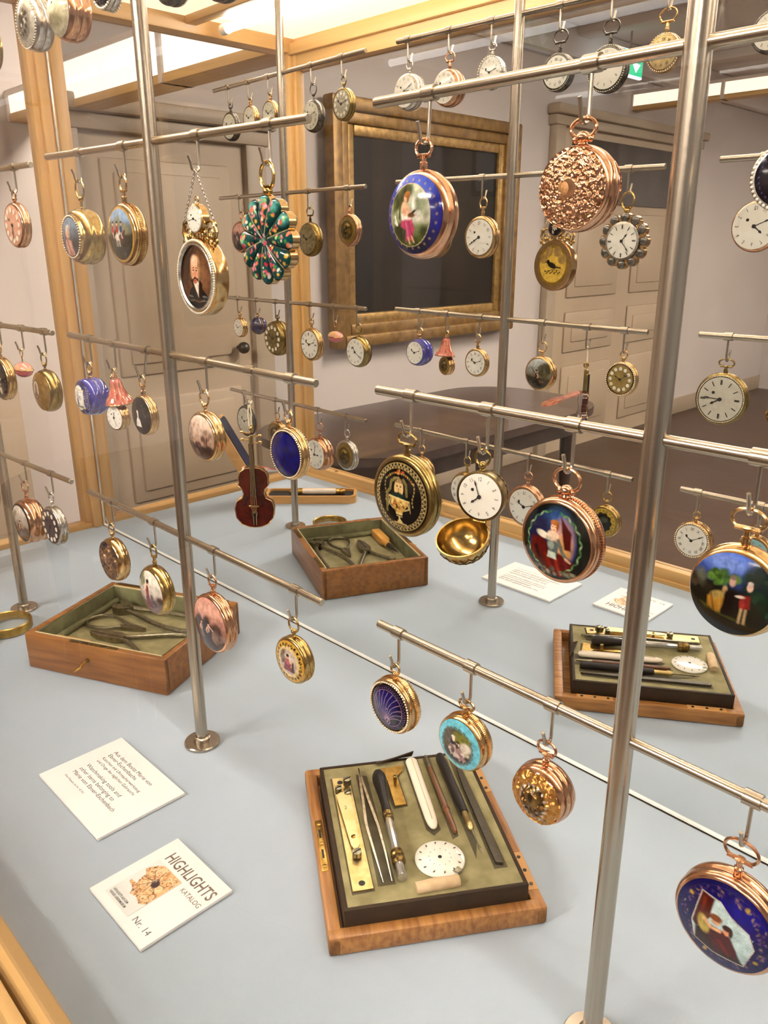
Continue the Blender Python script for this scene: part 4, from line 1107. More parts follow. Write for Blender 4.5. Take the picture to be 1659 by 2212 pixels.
watch(2, 3, 59, 64, 22, 12, GOLD, 'gold watch with a pale lilac landscape on its cover', pic_cream, None, 'plain', 'ring', .88, dome=.16, bpic=pic_hunter, rb=.86)
watch(2, 3, 174, 57, 20.6, 8.5, GOLD, 'deep blue enamel watch bordered by two rows of seed pearls', None, None, 'plain', 'ring', .82, prl=(.07, .032, 64), prl_back=(.08, .04, 52))
watch(2, 4, -148, 66, 25, 15, GOLD, 'gold watch with an oxidised relief of small figures and an arch', pic_relief2, 'roman', 'bulge', 'ring', .9, dome=.12, disp=repousse(7, .0014), fmt=mat('painted_gold_dark', 'ffffff', .35, .5, attr=True))
watch(2, 4, -58, 74, 27.5, 15, YGOLD, 'greenish gold watch painted with a lone woman in a plum dress', pic_woman, 'roman', 'bulge', 'oval', .84, dome=.14, bw=6)
watch(2, 4, 49.5, 72, 29.5, 13, ROSE, 'large pink toned watch with a sepia scene of two figures', pic_pink, 'arabic', 'plain', 'oval', .9, dome=.12, bw=6.5, big=True)
watch(2, 4, 170, 62.5, 21, 11, YGOLD, 'small yellow gold watch with a scalloped picture of a seated woman', pic_seated, None, 'plain', 'ring', .88, dome=.12, big=True, bpic=pic_greenback)

def blue_pearl_fix():
    for o in COL.objects:
        if o.get('label', '').startswith('deep blue enamel watch'):
            zc = HOOK - .057; C = T(0, 0, zc)
            disc('enamel_plate', .0206 * .82, -.00425, .0026, None, o, C, 20, 72, mt=BLUEENAMEL)
            dial(o, .0206 * .8, -.00425, C @ BACK, 'cartouche', mat('gilt_center_dial', 'a8904c', .35, .4, var=(200, '8c743a')), (2, 50))
blue_pearl_fix()

# portrait plaque with a small watch, on a chain
def plaque():
    root, zc0, top = hang(2, 2, .0700, .1045, 'oval plaque with a portrait of a moustached man, tiny watch on top, on a chain', 'portrait_watch')
    zc = zc0; R = .030; sx = .93
    C = T(0, 0, zc)
    h = .0065
    MB().lathe([(R * .8, -h), (R * .97, -h), (R, -h * .7), (R, h * .7), (R * .97, h), (R * .8, h)], C, 64, sx=sx).build('case', GOLD, root, 50)
    MB().lathe([(R * .8, -h * 1.0), (R * .82, -h * 1.25), (R * .86, -h * 1.25), (R * .88, -h)], C, 64, sx=sx).build('bezel', SILVER, root)
    disc('portrait', R * .82, -h * .9, R * .05, pic_portrait, root, C, 72, 220, sx=sx)
    disc('bird_plate', R * .84, -h * .9, R * .05, pic_bird, root, C @ BACK, 40, 120, sx=sx)
    pearls(root, R * .935, -h - .0003, .00105, 92, C, sx=sx)
    zs = HOOK - .0605; r = .0112; D = T(-.001, 0, zs)
    MB().lathe([(r * .85, -.004), (r, -.003), (r, .003), (r * .85, .004)], D, 40).build('small_case', GOLD, root, 50)
    dial(root, r * .9, -.0038, D, 'arabic', hands=(3.7, 43))
    disc('small_back', r * .9, -.0038, .0008, pic_daisy, root, D @ BACK, 16, 48)
    MB().ring((-.001, 0, zs + r + .0025), .0022, .0028, .0006).build('small_bow', GOLD, root)
    for s in (-1, 1):
        b = MB()
        rnd = random.Random(5)
        for i in range(7):
            t = i / 6
            b.sphere((s * (.004 + .019 * t), 0, zs - .0125 - .006 * t * t + .0025 * math.sin(i * 2.2)), .0026 - .0006 * t, sc=(1, .6, 1.25))
        b.tube([(s * .0105, -.0005, zs - .004), (s * .016, 0, zs - .0015), (s * .0215, 0, zs - .004), (s * .0235, 0, zs - .010), (s * .021, 0, zs - .016), (s * .0165, 0, zc + R * .84)], [.0009, .0012, .0015, .0016, .0014, .001], 8)
        b.ring((s * .0155, 0, zs - .0105), .0032, .0032, .0009, seg=16, ts=6).ring((s * .0215, 0, zs - .0045), .0022, .0022, .0008, seg=14, ts=6)
        b.build('scroll_ornament', YGOLD, root)
        # chain
        b = MB(); n = 26
        p0 = Vector((0, 0, .0018)); p1 = Vector((s * .0225, 0, zs - .004))
        for i in range(n):
            q = p0 + (p1 - p0) * (i + .5) / n
            d = (p1 - p0).normalized(); ang = math.atan2(d.x, d.z)
            Mx = T(*q) @ RY(ang) @ RZ(PI / 4 if i % 2 else -PI / 4)
            b.ring((0, 0, 0), .0007, .00125, .00032, Mx, 10, 5)
        b.build('chain', SILVER, root)['kind'] = 'stuff'
plaque()

# flower-shaped enamel watch
def flower_watch():
    root, zc, top = hang(2, 2, .1605, .0758, 'flower-shaped teal enamel watch with painted roses on twelve petals', 'flower_watch')
    R = .0300; C = T(0, 0, zc)
    def rf(a): return .86 + .14 * abs(math.cos(6 * (a - PI / 2))) ** .55
    def lob(a, t): return .0022 * abs(math.cos(6 * (a - PI / 2))) ** .7 * min(1, t * 1.4) * (1 if t < .98 else 0) - .001 * (1 - t)
    def pic(P):
        P.bg('0f4a48')
        for i in range(12):
            a = PI / 2 + i * PI / 6; c, s = math.cos(a), math.sin(a)
            P.e(.72 * c, .72 * s, .24, .1, '14605c', math.degrees(a), .1); P.e(.86 * c, .86 * s, .12, .12, '79c8c0' if s > 0 else '1c5c5c', 0, .12, .8)  # upper petal tips painted pale aqua, a highlight put into the colour
        rng = P.rng
        for i in range(12):
            a = PI / 2 + i * PI / 6
            for k in range(15):
                rr = rng.uniform(.3, .93); aa = a + rng.uniform(-.17, .17)
                col = ['d8647c', 'e8a0a8', 'f0e4d8', 'c83c54', 'e8c060', '4c9c5c', '9cc88c', 'e88c6c'][rng.integers(8)]
                sz = rng.uniform(.025, .065) * (.5 + rr * .6)
                P.e(rr * math.cos(aa), rr * math.sin(aa), sz, sz * rng.uniform(.6, 1), col, rng.uniform(0, 180), .02)
        P.blobs(12, (-.12, -.12, .12, .12), .04, ['d8647c', 'f0c8c0', 'e8a0a8', '4c9c7c'], .02)
        for i in range(12):
            a = PI / 2 + (i + .5) * PI / 6; P.l([(.16 * math.cos(a), .16 * math.sin(a)), (.9 * math.cos(a), .9 * math.sin(a))], .022, 'cfc8a0' if i % 2 else '0a2420', .012)
    disc('enamel_petals', R, -.0030, .0035, pic, root, C, 66, 264, rfn=rf, lobes=lob, seed=4)
    b = MB(); n = 144
    for (y0, s) in ((-.0034, 1.015), (.0028, 1.015)):
        for i in range(n):
            a = 2 * PI * i / n; b.v.append((R * s * rf(a) * math.cos(a), y0, zc + R * s * rf(a) * math.sin(a)))
    for i in range(n): b.f.append((i, (i + 1) % n, n + (i + 1) % n, n + i))
    b.f.append(tuple(range(n, 2 * n)))
    b.build('case', GOLD, root)
    MB().lathe([(R * .62, .002), (R * .70, .0045), (R * .70, .006), (R * .62, .0065)], C, 56).build('bezel', SILVER, root)
    for i in range(12):
        a = PI / 2 + i * PI / 6
        MB().sphere((R * .84 * math.cos(a), .0032, zc + R * .84 * math.sin(a)), R * .17, sc=(1, .55, 1), seg=16, rings=10).build('petal_boss', GEM, root)
    dial(root, R * .66, -.0060, C @ BACK, 'stick', hands=(10.7, 36.5), dot=False)
    rh = .0092
    MB().ring((0, 0, top - rh), rh * .82, rh, .0012).build('bow', YGOLD, root)
    MB().sphere((0, 0, top - 2 * rh - .001), .0036).vlathe([(.0028, top - 2 * rh + .0018), (.0034, top - 2 * rh + .0022), (.0034, top - 2 * rh + .003), (1e-6, top - 2 * rh + .003)]).vlathe([(.0018, zc + R - .001), (.0014, top - 2 * rh - .003)], seg=12).build('pendant', YGOLD, root)
flower_watch()

# bell-shaped watch
def bell_watch():
    root, zc, top = hang(2, 3, -.1025, .0725, 'pink enamel bell pendant with a small white-faced watch swinging below', 'bell_watch', lean=-.001)
    zt = HOOK - .034; zb = HOOK - .0580
    B = RX(math.radians(6))
    MB().vlathe([(1e-6, zt), (.0045, zt - .0006), (.0056, zt - .004), (.0066, zt - .010), (.0090, zt - .0165), (.0128, zt - .021), (.0138, zb), (.0128, zb + .0006), (.006, zt - .008)], B, 40).build('bell', PINKENAMEL, root)
    MB().lathe([(.0136, 0), (.0146, .0004), (.0146, .0014), (.0132, .0016)], B @ T(0, 0, zb) @ RX(-PI / 2), 40).build('gold_lip', GOLD, root)
    b = MB()
    for i in range(8):
        a = 2 * PI * i / 8
        b.tube([(.0057 * math.cos(a), .0057 * math.sin(a), zt - .004), (.0068 * math.cos(a), .0068 * math.sin(a), zt - .010), (.0092 * math.cos(a), .0092 * math.sin(a), zt - .0165), (.0128 * math.cos(a), .0128 * math.sin(a), zt - .0208)], .00045, 5, M=B)
    b.build('gold_ribs', GOLD, root)
    MB().ring((0, 0, .0024 - .0045), .003, .0045, .0007).ring((0, 0, zt + .001), .0032, .0032, .0007, RZ(PI / 2)).build('bow', GOLD, root)
    C = T(.001, 0, zc) @ RZ(math.radians(10)); R = .0135
    case_body(root, R, .010, GOLD, 'plain', C)
    dial(root, R * .86, -.005, C, 'arabic', hands=(12.1, 26))
    disc('back_plate', R * .86, -.005, .0015, pic_amber, root, C @ BACK, 16, 48)
    MB().tube([(.001, 0, zc + R - .001), (0, 0, zb + .002)], .0012).build('pendant', GOLD, root)
bell_watch()

# violin watch
def violin():
    root, zc, top = hang(2, 3, .1240, .1035, 'miniature red enamel violin watch tied on with white string', 'violin_watch', yaw=math.radians(46))
    half = [(0, .0250), (.006, .0246), (.0105, .0215), (.0122, .0165), (.0118, .0125), (.0126, .0102), (.0092, .0070), (.0084, .0030), (.0098, -.0008), (.0140, -.0030), (.0150, -.0050), (.0162, -.0100), (.0152, -.0175), (.0110, -.0232), (.005, -.0256), (0, -.0260)]
    out = half + [(-x, z) for x, z in half[-2:0:-1]]
    def slab(sc, y0, y1, M=T(0, 0, zc)):
        b = MB(); n = len(out)
        b.v = [tuple(M @ Vector((x * sc, y0, z * sc))) for x, z in out] + [tuple(M @ Vector((x * sc, y1, z * sc))) for x, z in out]
        b.f = [tuple(range(n)), tuple(range(2 * n - 1, n - 1, -1))] + [(i, (i + 1) % n, n + (i + 1) % n, n + i) for i in range(n)]
        return b
    slab(1, -.0030, .0040).build('body', REDENAMEL, root, 40)
    o = MB()
    for y in (-.0031, .0040): o.tube([(x * 1.005, y, zc + z * 1.005) for x, z in out], .00042, 6, True)
    o.build('gold_edging', GOLD, root)
    MB().box((-.0019, -.0052, zc + .002), (.0019, -.0034, zc + .046), bev=.0005).build('fingerboard', BLACKP, root)
    MB().box((-.0016, -.0038, zc + .0235), (.0016, .0015, zc + .052), bev=.0005).build('neck', OLDGOLD, root)
    s = MB().ring((0, -.001, zc + .0575), .0024, .0026, .0011, RZ(PI / 2)); s.sphere((0, -.001, zc + .0575), .0016)
    s.build('scroll', OLDGOLD, root)
    for i, z in enumerate((.0535, .0505, .0475, .0450)):
        sd = 1 if i % 2 else -1
        MB().tube([(0, -.001, zc + z), (sd * .0065, -.001, zc + z + .001)], .0006, 8).sphere((sd * .0072, -.001, zc + z + .0011), .0014, sc=(1.2, .7, 1)).build('tuning_peg', GOLD, root)
    for x in (-.0012, -.0004, .0004, .0012):
        MB().tube([(x * .8, -.0055, zc + .046), (x * 1.8, -.0062, zc - .0065), (x * .9, -.005, zc - .0135)], .0002, 5).build('violin_string', GOLD, root)
    MB().box((-.0042, -.0062, zc - .0075), (.0042, -.0030, zc - .0060), bev=.0003).build('bridge', GOLD, root)
    tp = MB(); tp.prism([(-.0022, -.0125), (.0022, -.0125), (.0012, -.0165), (.0009, -.0235), (-.0009, -.0235), (-.0012, -.0165)], .0012, T(0, -.0030, zc) @ UPR)
    t = tp.build('tailpiece', BLACKP, root, 0)
    MB().tube([(-.0022, -.0044, zc - .0125), (-.0012, -.0044, zc - .0165), (-.001, -.0044, zc - .0238), (.001, -.0044, zc - .0238), (.0012, -.0044, zc - .0165), (.0022, -.0044, zc - .0125)], .0003, 5).build('gold_outline', GOLD, t)
    for sd in (-1, 1):
        MB().tube([(sd * .0058, -.0031, zc + .001), (sd * .0066, -.0032, zc - .001), (sd * .0074, -.0032, zc - .005), (sd * .0086, -.0031, zc - .0068)], .0006, 6).build('sound_hole', BLACKP, root)
    # lid at the back, hinged at the top and swung open; dial inside the body
    dial(root, .0088, -.0042, T(0, 0, zc - .0130) @ BACK, 'arabic', hands=(8, 40))
    M = T(0, .0046, zc + .0235) @ RX(math.radians(70)) @ T(0, 0, -.0240)
    lid = slab(.97, .0, .0011, M).build('hinged_back', mat('coral_enamel', 'b8543c', .18, coat=.8, var=(120, 'e0a08a')), root, 40)
    MB().tube([(-.003, .0046, zc + .0238), (.003, .0046, zc + .0238)], .0008).build('hinge', GOLD, root)
    st = MB().tube([(-.0004, 0, .0030), (-.0012, -.001, -.008), (-.0008, -.001, zc + .0595)], .00055, 6).tube([(.0004, 0, .0030), (.0014, -.001, -.008), (.0008, -.001, zc + .0595)], .00055, 6)
    st.sphere((0, 0, -.0015), .0013)
    st.build('tying_string', STRING, root)
violin()

# ------------------------------------------------------------------ stand 3 (far left)
DIALG = mat('grey_dial', 'd6d2c0', .3, .1, var=(100, 'c2bda8'))
watch(3, 1, -157, 60.6, 23, 12, OXID, 'dark sided watch at the left end of the top rod of the far stand', pic_silver, 'arabic', bow='oval', bfc=DIALG)
watch(3, 1, -95, 53.7, 19.3, 10, GOLD, 'pale dialled gold watch second on the top rod of the far stand', pic_cream, 'arabic', bow='oval', bfc=DIALG)
watch(3, 1, -37, 53.3, 20, 10, GOLD, 'pale dialled gold watch just left of the far pole on the top rod', pic_woman, 'arabic', bow='ring', bfc=DIALG)
watch(3, 1, 77, 68.7, 23, 14, OXID, 'deep dark cased watch with a white dial just right of the far pole', pic_scene2, 'roman', 'bulge', 'ring', bfc=DIALG)
watch(3, 1, 150, 61, 22, 11, OLDGOLD, 'spotted grey dial watch hung by a chain link at the top of the far stand', pic_silver, 'cartouche', bow='ring', bfc=mat('spotted_dial', '8a8474', .3, .2, var=(350, 'c8c2ae')))
watch(3, 2, -140, 66.9, 27, 14, ROSE, 'pinkish watch half hidden behind the flower-shaped watch', pic_cream, 'arabic', bow='ring', bpic=pic_pink)
watch(3, 2, 62, 72.3, 26.5, 16, DARKGOLD, 'dull gilt watch with a worn brown dial on the far stand', pic_amber, 'roman', 'bulge', 'oval', bfc=mat('worn_dial', '8c7c54', .4, .2, var=(200, '6c5c38')))
watch(3, 2, 161.5, 59.6, 23.6, 11, ROSE, 'copper watch with a salmon dial and white enamel numeral plaques', None, None, 'plain', 'ring', .88, fdial='cartouche', ffc=mat('salmon_dial', 'dba085', .3, .25, var=(150, 'e8b49c')), hands=(6.3, 30), bpic=pic_amber)
watch(3, 3, -162, 53.3, 18, 11, GOLD, 'tiny white faced gold watch at the left end of the far stand', pic_cream, 'roman', bow='ring')
watch(3, 3, -40, 63.5, 30.5, 24, OLDGOLD, 'big old brass watch with radiating numeral plaques on the far stand', pic_amber, 'cartouche', 'bulge', 'oval', bfc=mat('brass_dial', '7c6c38', .35, .5, var=(200, '5c4e26')), bw=6)
watch(3, 3, 59, 66, 27, 12, GOLD, 'dark violet watch with a cream daisy, cut by the left edge', pic_daisy, 'stick', 'plain', 'oval', .9)
watch(3, 3, 181, 67, 24.5, 16, OLDGOLD, 'dull gold watch with an oval white cameo at the left edge', pic_goldcameo, 'roman', 'bulge', 'ring', .9, dome=.14, fmt=mat('painted_gold_soft', 'ffffff', .35, .5, attr=True), hands=(1, 40))
watch(3, 4, -157, 56.5, 30, 9, OXID, 'white faced watch partly behind the violin on the far stand', pic_silver, 'arabic', bow='oval', bfc=DIALG)
watch(3, 4, -52, 66, 26, 12, GOLD, 'gold watch almost hidden behind the deep blue pearl watch', pic_seated, None, bow='crown', bpic=pic_amber)
watch(3, 4, 75, 78, 30, 24, ROSE, 'thick copper watch with a pale landscape beside the leftmost pole', pic_scene2, 'roman', 'bulge', 'oval', .86, dome=.1, hands=(9, 58))
watch(3, 4, 150, 67, 25.5, 12, SILVER, 'silver watch with a dark dial and white numeral discs at the rod end', None, None, 'plain', 'ring', .88, fdial='cartouche', ffc=mat('dark_violet_dial', '3a3038', .3, .2, var=(200, '4c4048')), hands=(7, 33), bpic=pic_amber)

def ball3():
    root, zc, top = hang(3, 3, -.1015, .0458, 'plain dark blue enamel ball pendant watch', 'ball_watch')
    MB().sphere((0, 0, zc), .0158, seg=40, rings=24).build('ball', DKBLUE, root, 180)
    MB().lathe([(.0159, -.0006), (.0162, 0), (.0159, .0006)], T(0, 0, zc), 40).build('gold_band', GOLD, root)
    bow_pendant(root, top, GOLD, 'ring', zc + .0155)
ball3()
def bean():
    root, zc, top = hang(3, 3, .1225, .0485, 'small pink enamel bean-shaped case hinged across the middle', 'bean_watch')
    PK = mat('rose_enamel', 'd87884', .14, coat=.8, var=(90, 'e8bc7c'))
    def half(z0, s, mt, nm):
        b = MB(); n = 36; m_ = 8
        for i in range(m_ + 1):
            f = math.cos(PI / 2 * i / m_); g = math.sin(PI / 2 * i / m_)
            for j in range(n):
                a = 2 * PI * j / n
                rx = .0165 * f; ry = (.0095 - .002 * max(0, math.sin(a)) * (1 - abs(math.cos(a)))) * f
                b.v.append((rx * math.cos(a), ry * math.sin(a), zc + z0 + s * .0085 * g - .0012 * s * math.cos(a) ** 2 * 0))
        for i in range(m_):
            for j in range(n): b.f.append((i * n + j, i * n + (j + 1) % n, (i + 1) * n + (j + 1) % n, (i + 1) * n + j))
        return b.build(nm, mt, root, 180)
    half(.0006, 1, PK, 'lid'); half(-.0006, -1, mat('deep_rose_enamel', 'b04c58', .14, coat=.8, var=(90, 'c86c70')), 'base')
    b = MB(); b.tube([(.0166 * math.cos(2 * PI * j / 40), .0096 * math.sin(2 * PI * j / 40), zc) for j in range(40)], .0007, 6, True); b.build('gold_band', GOLD, root)
    rh = .0045
    MB().ring((0, 0, top - rh), rh * .8, rh, .0007).tube([(0, 0, top - 2 * rh), (0, 0, zc + .0085)], .0008).build('bow', GOLD, root)
bean()

# ------------------------------------------------------------------ printed cards
def card(name, label, x0, y0, x1, y1, t=.003):
    o = thing(name, label, 'card', (x0, y0, 0), 0)
    MB().box((0, 0, .0), (x1 - x0, y1 - y0, t), bev=.0003).build('card_board', CARD, o, 30)
    return o
c1 = card('text_card', 'white label card with several lines of grey German and English text', -.7125, .2195, -.5855, .3075)
def line(par, ox, oy, x, y, size, txt, mt=CARDEDGE, width=None, bold=0.0, z=.00312, nm='printed_line'):
    return text_mesh(txt, size, mt, nm, par, T(x - ox, y - oy, z), width=width, bold=bold)
for x, y, s_, w_, tx in ((-.6927, .2885, .0062, .0744, 'Aus dem Besitz Marie von'), (-.6927, .2820, .0062, .0558, 'Ebner-Eschenbachs'),
                         (-.6927, .2757, .0048, .0758, 'Kästchen mit Uhrmacherwerkzeug'), (-.6927, .2697, .0048, .0760, 'und Dinge des täglichen Gebrauchs'),
                         (-.6932, .2590, .0062, .0690, 'Watchmaking tools and'), (-.6932, .2518, .0062, .0695, 'other items belonging to'), (-.6932, .2447, .0062, .0842, 'Marie von Ebner-Eschenbach'),
                         (-.6940, .2370, .0030, .0405, 'Wien Museum, Inv.Nr. 43.743')):
    line(c1, -.7125, .2195, x, y, s_, tx, width=w_)
c2 = card('catalogue_card', 'square white card with a booklet picture and the heading HIGHLIGHTS', -.536, .189, -.452, .2705)
line(c2, -.536, .189, -.5225, .2493, .0152, 'HIGHLIGHTS', BROWNTEXT, .0665, .012)
line(c2, -.536, .189, -.4818, .2396, .0064, 'KATALOG', BROWNTEXT, .0262)
line(c2, -.536, .189, -.4822, .1975, .0082, 'Nr. 14', CARDEDGE, .0225, -.006)
def booklet():
    b = MB().box((-.524 + .536, .1966 - .189, .0030), (-.4870 + .536, .2455 - .189, .00335))
    o = b.build('booklet_cover', mat('booklet_grey', 'e2e3de', .5, var=(40, 'dadbd6')), c2, 0)
    # gold watch movement picture as a printed patch of coloured cells
    nx, ny = 92, 80
    x0, x1, y0, y1 = -.5236, -.4874, .2088, .2452
    X, Y_ = np.meshgrid(np.linspace(x0, x1, nx), np.linspace(y0, y1, ny))
    P = Paint(((X - x0) / (x1 - x0) * 2 - 1).ravel(), ((Y_ - y0) / (y1 - y0) * 2 - 1).ravel(), 9)
    P.bg('e2e3de')
    shape = [(-.55, -.25), (-.6, .1), (-.95, .3), (-.7, .75), (-.3, 1.05), (1.05, 1.05), (1.05, -.75), (.75, -.98), (.3, -.85), (-.1, -.95), (-.3, -.7), (-.8, -.6), (-.8, -.5), (-.4, -.45)]
    P.p(shape, 'e0ae78', .04)
    rng = P.rng; keep = np.abs(P.c - np.array(lin('e2e3de'))).sum(1) > .05
    c0 = P.c.copy()
    for i in range(120):
        x, z = rng.uniform(-.95, 1), rng.uniform(-1, 1); r = rng.uniform(.05, .18)
        d = np.abs(np.hypot(P.x - x, P.z - z) - r); P.mix(sm(d - .018, .02) * .9, ['f4d6ac', 'b06c30', '7a4218', 'eec594'][i % 4])
    P.blobs(60, (-.9, -.95, 1, 1), .04, ['6a3a16', 'f6dcb6', '9c5c28', '4a260e'], .03)
    P.e(.25, .1, .2, .22, '2c1018', 20, .05); P.e(.08, .18, .08, .08, 'e8e4dc', 0, .03); P.e(.08, .18, .04, .04, '6a5a50', 0, .02)
    for a in range(0, 360, 45): P.l([(.1, .15), (.1 + .7 * math.cos(math.radians(a + 12)), .15 + .7 * math.sin(math.radians(a + 12)))], .03, '2a120c', .02)
    P.c = np.where(keep[:, None], P.c, c0)
    me = bpy.data.meshes.new('movement_picture')
    vs = [(float(a) + .536, float(b_) - .189, .00342) for a, b_ in zip(X.ravel(), Y_.ravel())]
    fs = [(j * nx + i, j * nx + i + 1, (j + 1) * nx + i + 1, (j + 1) * nx + i) for j in range(ny - 1) for i in range(nx - 1)]
    me.from_pydata(vs, [], fs)
    ca = me.color_attributes.new('paint', 'FLOAT_COLOR', 'POINT')
    arr = np.ones((len(vs), 4), np.float32); arr[:, :3] = np.clip(P.c, 0, 1); ca.data.foreach_set('color', arr.ravel())
    link('movement_picture', me, PAINTMATT, o, 0)
    for x, y, w_, tx in ((-.5215, .2022, .0225, 'HIGHLIGHTS AUS DEM'), (-.5215, .1987, .0248, 'WIENER UHRENMUSEUM')):
        line(o, -.536, .189, x, y, .0031, tx, INK, w_, .02, .00342)
booklet()

# ------------------------------------------------------------------ tool kit: lid with leather tray
KX, KY, KA = -.3855, .4133, math.radians(55.8)
KM = T(KX, KY, 0) @ RZ(KA)
def at_kit(x, y, z=0): return KM @ Vector((x * .001, y * .001, z))
lid = thing('box_lid', 'shallow oak box lid with brass hinges lying under the tool tray', 'box lid', (KX, KY, 0), KA)
LW, LH, LT, LZ = .085, .1015, .0105, .0165
MB().box((-LW + .003, -LH + .003, .0), (LW - .003, LH - .003, .004)).build('bottom_board', LIDWOOD, lid, 0)
for a, b in (((-LW, -LH, 0), (-LW + LT, LH, LZ)), ((LW - LT, -LH, 0), (LW, LH, LZ)), ((-LW, -LH, 0.0), (LW, -LH + LT, LZ + .0002)), ((-LW, LH - LT, 0), (LW, LH, LZ + .0002))):
    MB().box(a, b, bev=.0022).build('side_board', LIDWOOD, lid, 40)
lp = MB().box((-.0826, -.0335, LZ - .001), (-.0768, .0275, LZ + .0005), bev=.0003).build('lock_plate', BRASS, lid)
for y in (.022, -.002, -.028): MB().lathe([(1e-6, .0), (.0019, 0), (.0021, -.0006), (1e-6, -.0009)], T(-.0797, y, LZ + .0004) @ RX(-PI / 2), 12).build('screw', BRASS, lp)
for y in (.010, -.014): MB().box((-.0806, y - .005, LZ + .0003), (-.0788, y + .005, LZ + .0007)).build('catch_slot', BLACKP, lp, 0)
for y0, y1 in ((.037, .077), (-.083, -.042)):
    hp = MB().box((.0762, y0, LZ - .001), (.0838, y1, LZ + .0004), bev=.0002).build('hinge_recess', mat('pale_oak', 'cf9a5c', .5, grain=((60, 8, 40), 'b98448')), lid, 0)
    for k in range(3):
        yy = y0 + (y1 - y0) * (.14 + .36 * k)
        MB().lathe([(1e-6, 0), (.0016, 0), (.0016, -.0006), (1e-6, -.0006)], T(.080, yy, LZ + .0003) @ RX(-PI / 2), 12).build('screw_hole', DARKSTEEL, hp)
tray = thing('tool_tray', 'dark leather tool tray with an olive velvet bed, standing in the oak lid', 'tray', (KX, KY, .0045), KA)
TZ = .0310 - .0045
TWX, TWY, TCY = .0722, .0870, -.0048
MB().box((-TWX, TCY - TWY, 0), (TWX, TCY + TWY, TZ - .0008), bev=.0012).build('leather_body', LEATHER, tray, 40)
for a, b in (((-TWX, TCY - TWY, TZ - .003), (-TWX + .0035, TCY + TWY, TZ + .0004)), ((TWX - .0035, TCY - TWY, TZ - .003), (TWX, TCY + TWY, TZ + .0004)), ((-TWX, TCY - TWY, TZ - .003), (TWX, TCY - TWY + .0035, TZ + .0006)), ((-TWX, TCY + TWY - .0035, TZ - .003), (TWX, TCY + TWY, TZ + .0006))):
    MB().box(a, b, bev=.0009).build('leather_rim', LEATHER, tray, 40)
MB().box((-TWX + .003, TCY - TWY + .003, TZ - .002), (TWX - .003, TCY + TWY - .003, TZ - .0002)).build('velvet_bed', VELVET, tray, 0)
# dark velvet recesses under the tools
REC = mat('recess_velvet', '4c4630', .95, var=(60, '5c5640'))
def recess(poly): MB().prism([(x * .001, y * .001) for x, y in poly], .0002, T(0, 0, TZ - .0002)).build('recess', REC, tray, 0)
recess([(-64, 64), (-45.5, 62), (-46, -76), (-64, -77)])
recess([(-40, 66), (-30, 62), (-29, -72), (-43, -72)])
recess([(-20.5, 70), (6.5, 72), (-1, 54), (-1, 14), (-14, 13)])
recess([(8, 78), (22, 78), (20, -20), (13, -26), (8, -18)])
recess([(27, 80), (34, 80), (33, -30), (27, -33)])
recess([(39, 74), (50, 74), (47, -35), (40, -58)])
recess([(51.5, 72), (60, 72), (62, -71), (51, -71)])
# leather flap at the top, suede tab at the foot
fl = MB(); fl.add([(-.0195, .080, TZ + .0002), (.0175, .0835, TZ + .0002), (.0185, .0800, TZ + .0075), (-.0185, .0735, TZ + .003)], [(0, 1, 2, 3)]); fl.add([(-.0195, .081, TZ + .0002), (.0175, .0845, TZ + .0002), (.0185, .081, TZ + .0080), (-.0185, .0745, TZ + .0035)], [(3, 2, 1, 0)])
fl.f += [(0, 4, 5, 1), (1, 5, 6, 2), (2, 6, 7, 3), (3, 7, 4, 0)]
fl.build('leather_flap', LEATHER, tray, 0)
SUEDE = mat('pale_suede', 'c2a57e', .85, var=(120, 'd2b791'))
MB().tube([(-.0150, -.0810, TZ + .0018), (.002, -.0802, TZ + .0022), (.0195, -.0795, TZ + .0016)], [.0042, .0046, .0042], 16, M=T(0, 0, 0) @ Matrix.Diagonal((1, 1.15, 1, 1)) @ T(0, .0105, 0)).build('suede_loop', SUEDE, tray)

ZT = .0310
def tool(name, label, cat, x, y): 
    o = thing(name, label, cat, at_kit(x, y, ZT), KA); return o
def loc(x, y, ox, oy, z=0): return ((x - ox) * .001, (y - oy) * .001, z)
# brass gauge with swinging arm
g = tool('brass_gauge', 'brass pivot gauge with a tapered arm and slotted screws at the left of the tray', 'gauge', -55, -7)
def gl(x, y, z=0): return loc(x, y, -55, -7, z)
MB().prism([gl(-62.6, 62)[:2], gl(-47, 61)[:2], gl(-47, -74.6)[:2], gl(-63, -75)[:2]], .0014, T(0, 0, .0002)).build('back_plate', PALEBRASS, g, 30)
for x, y in ((-56, 55), (-55, -68)): MB().vlathe([(1e-6, .0018), (.0026, .0018), (.0026, .0012)], T(*gl(x, y))).build('pivot_hole', BLACKP, g)
MB().prism([gl(-62.2, 34)[:2], gl(-58, 37)[:2], gl(-52, 37)[:2], gl(-49.6, 33)[:2], gl(-50.8, -30)[:2], gl(-53, -34)[:2], gl(-56, -34)[:2], gl(-57.8, -30)[:2]], .0012, T(0, 0, .0040)).build('swing_arm', mat('bright_brass', 'e6d3a0', .28, 1, var=(90, 'd4bc82')), g, 30)
text_mesh('2', .006, INKG, 'stamped_number', g, T(*gl(-57.5, 14, .00525)))
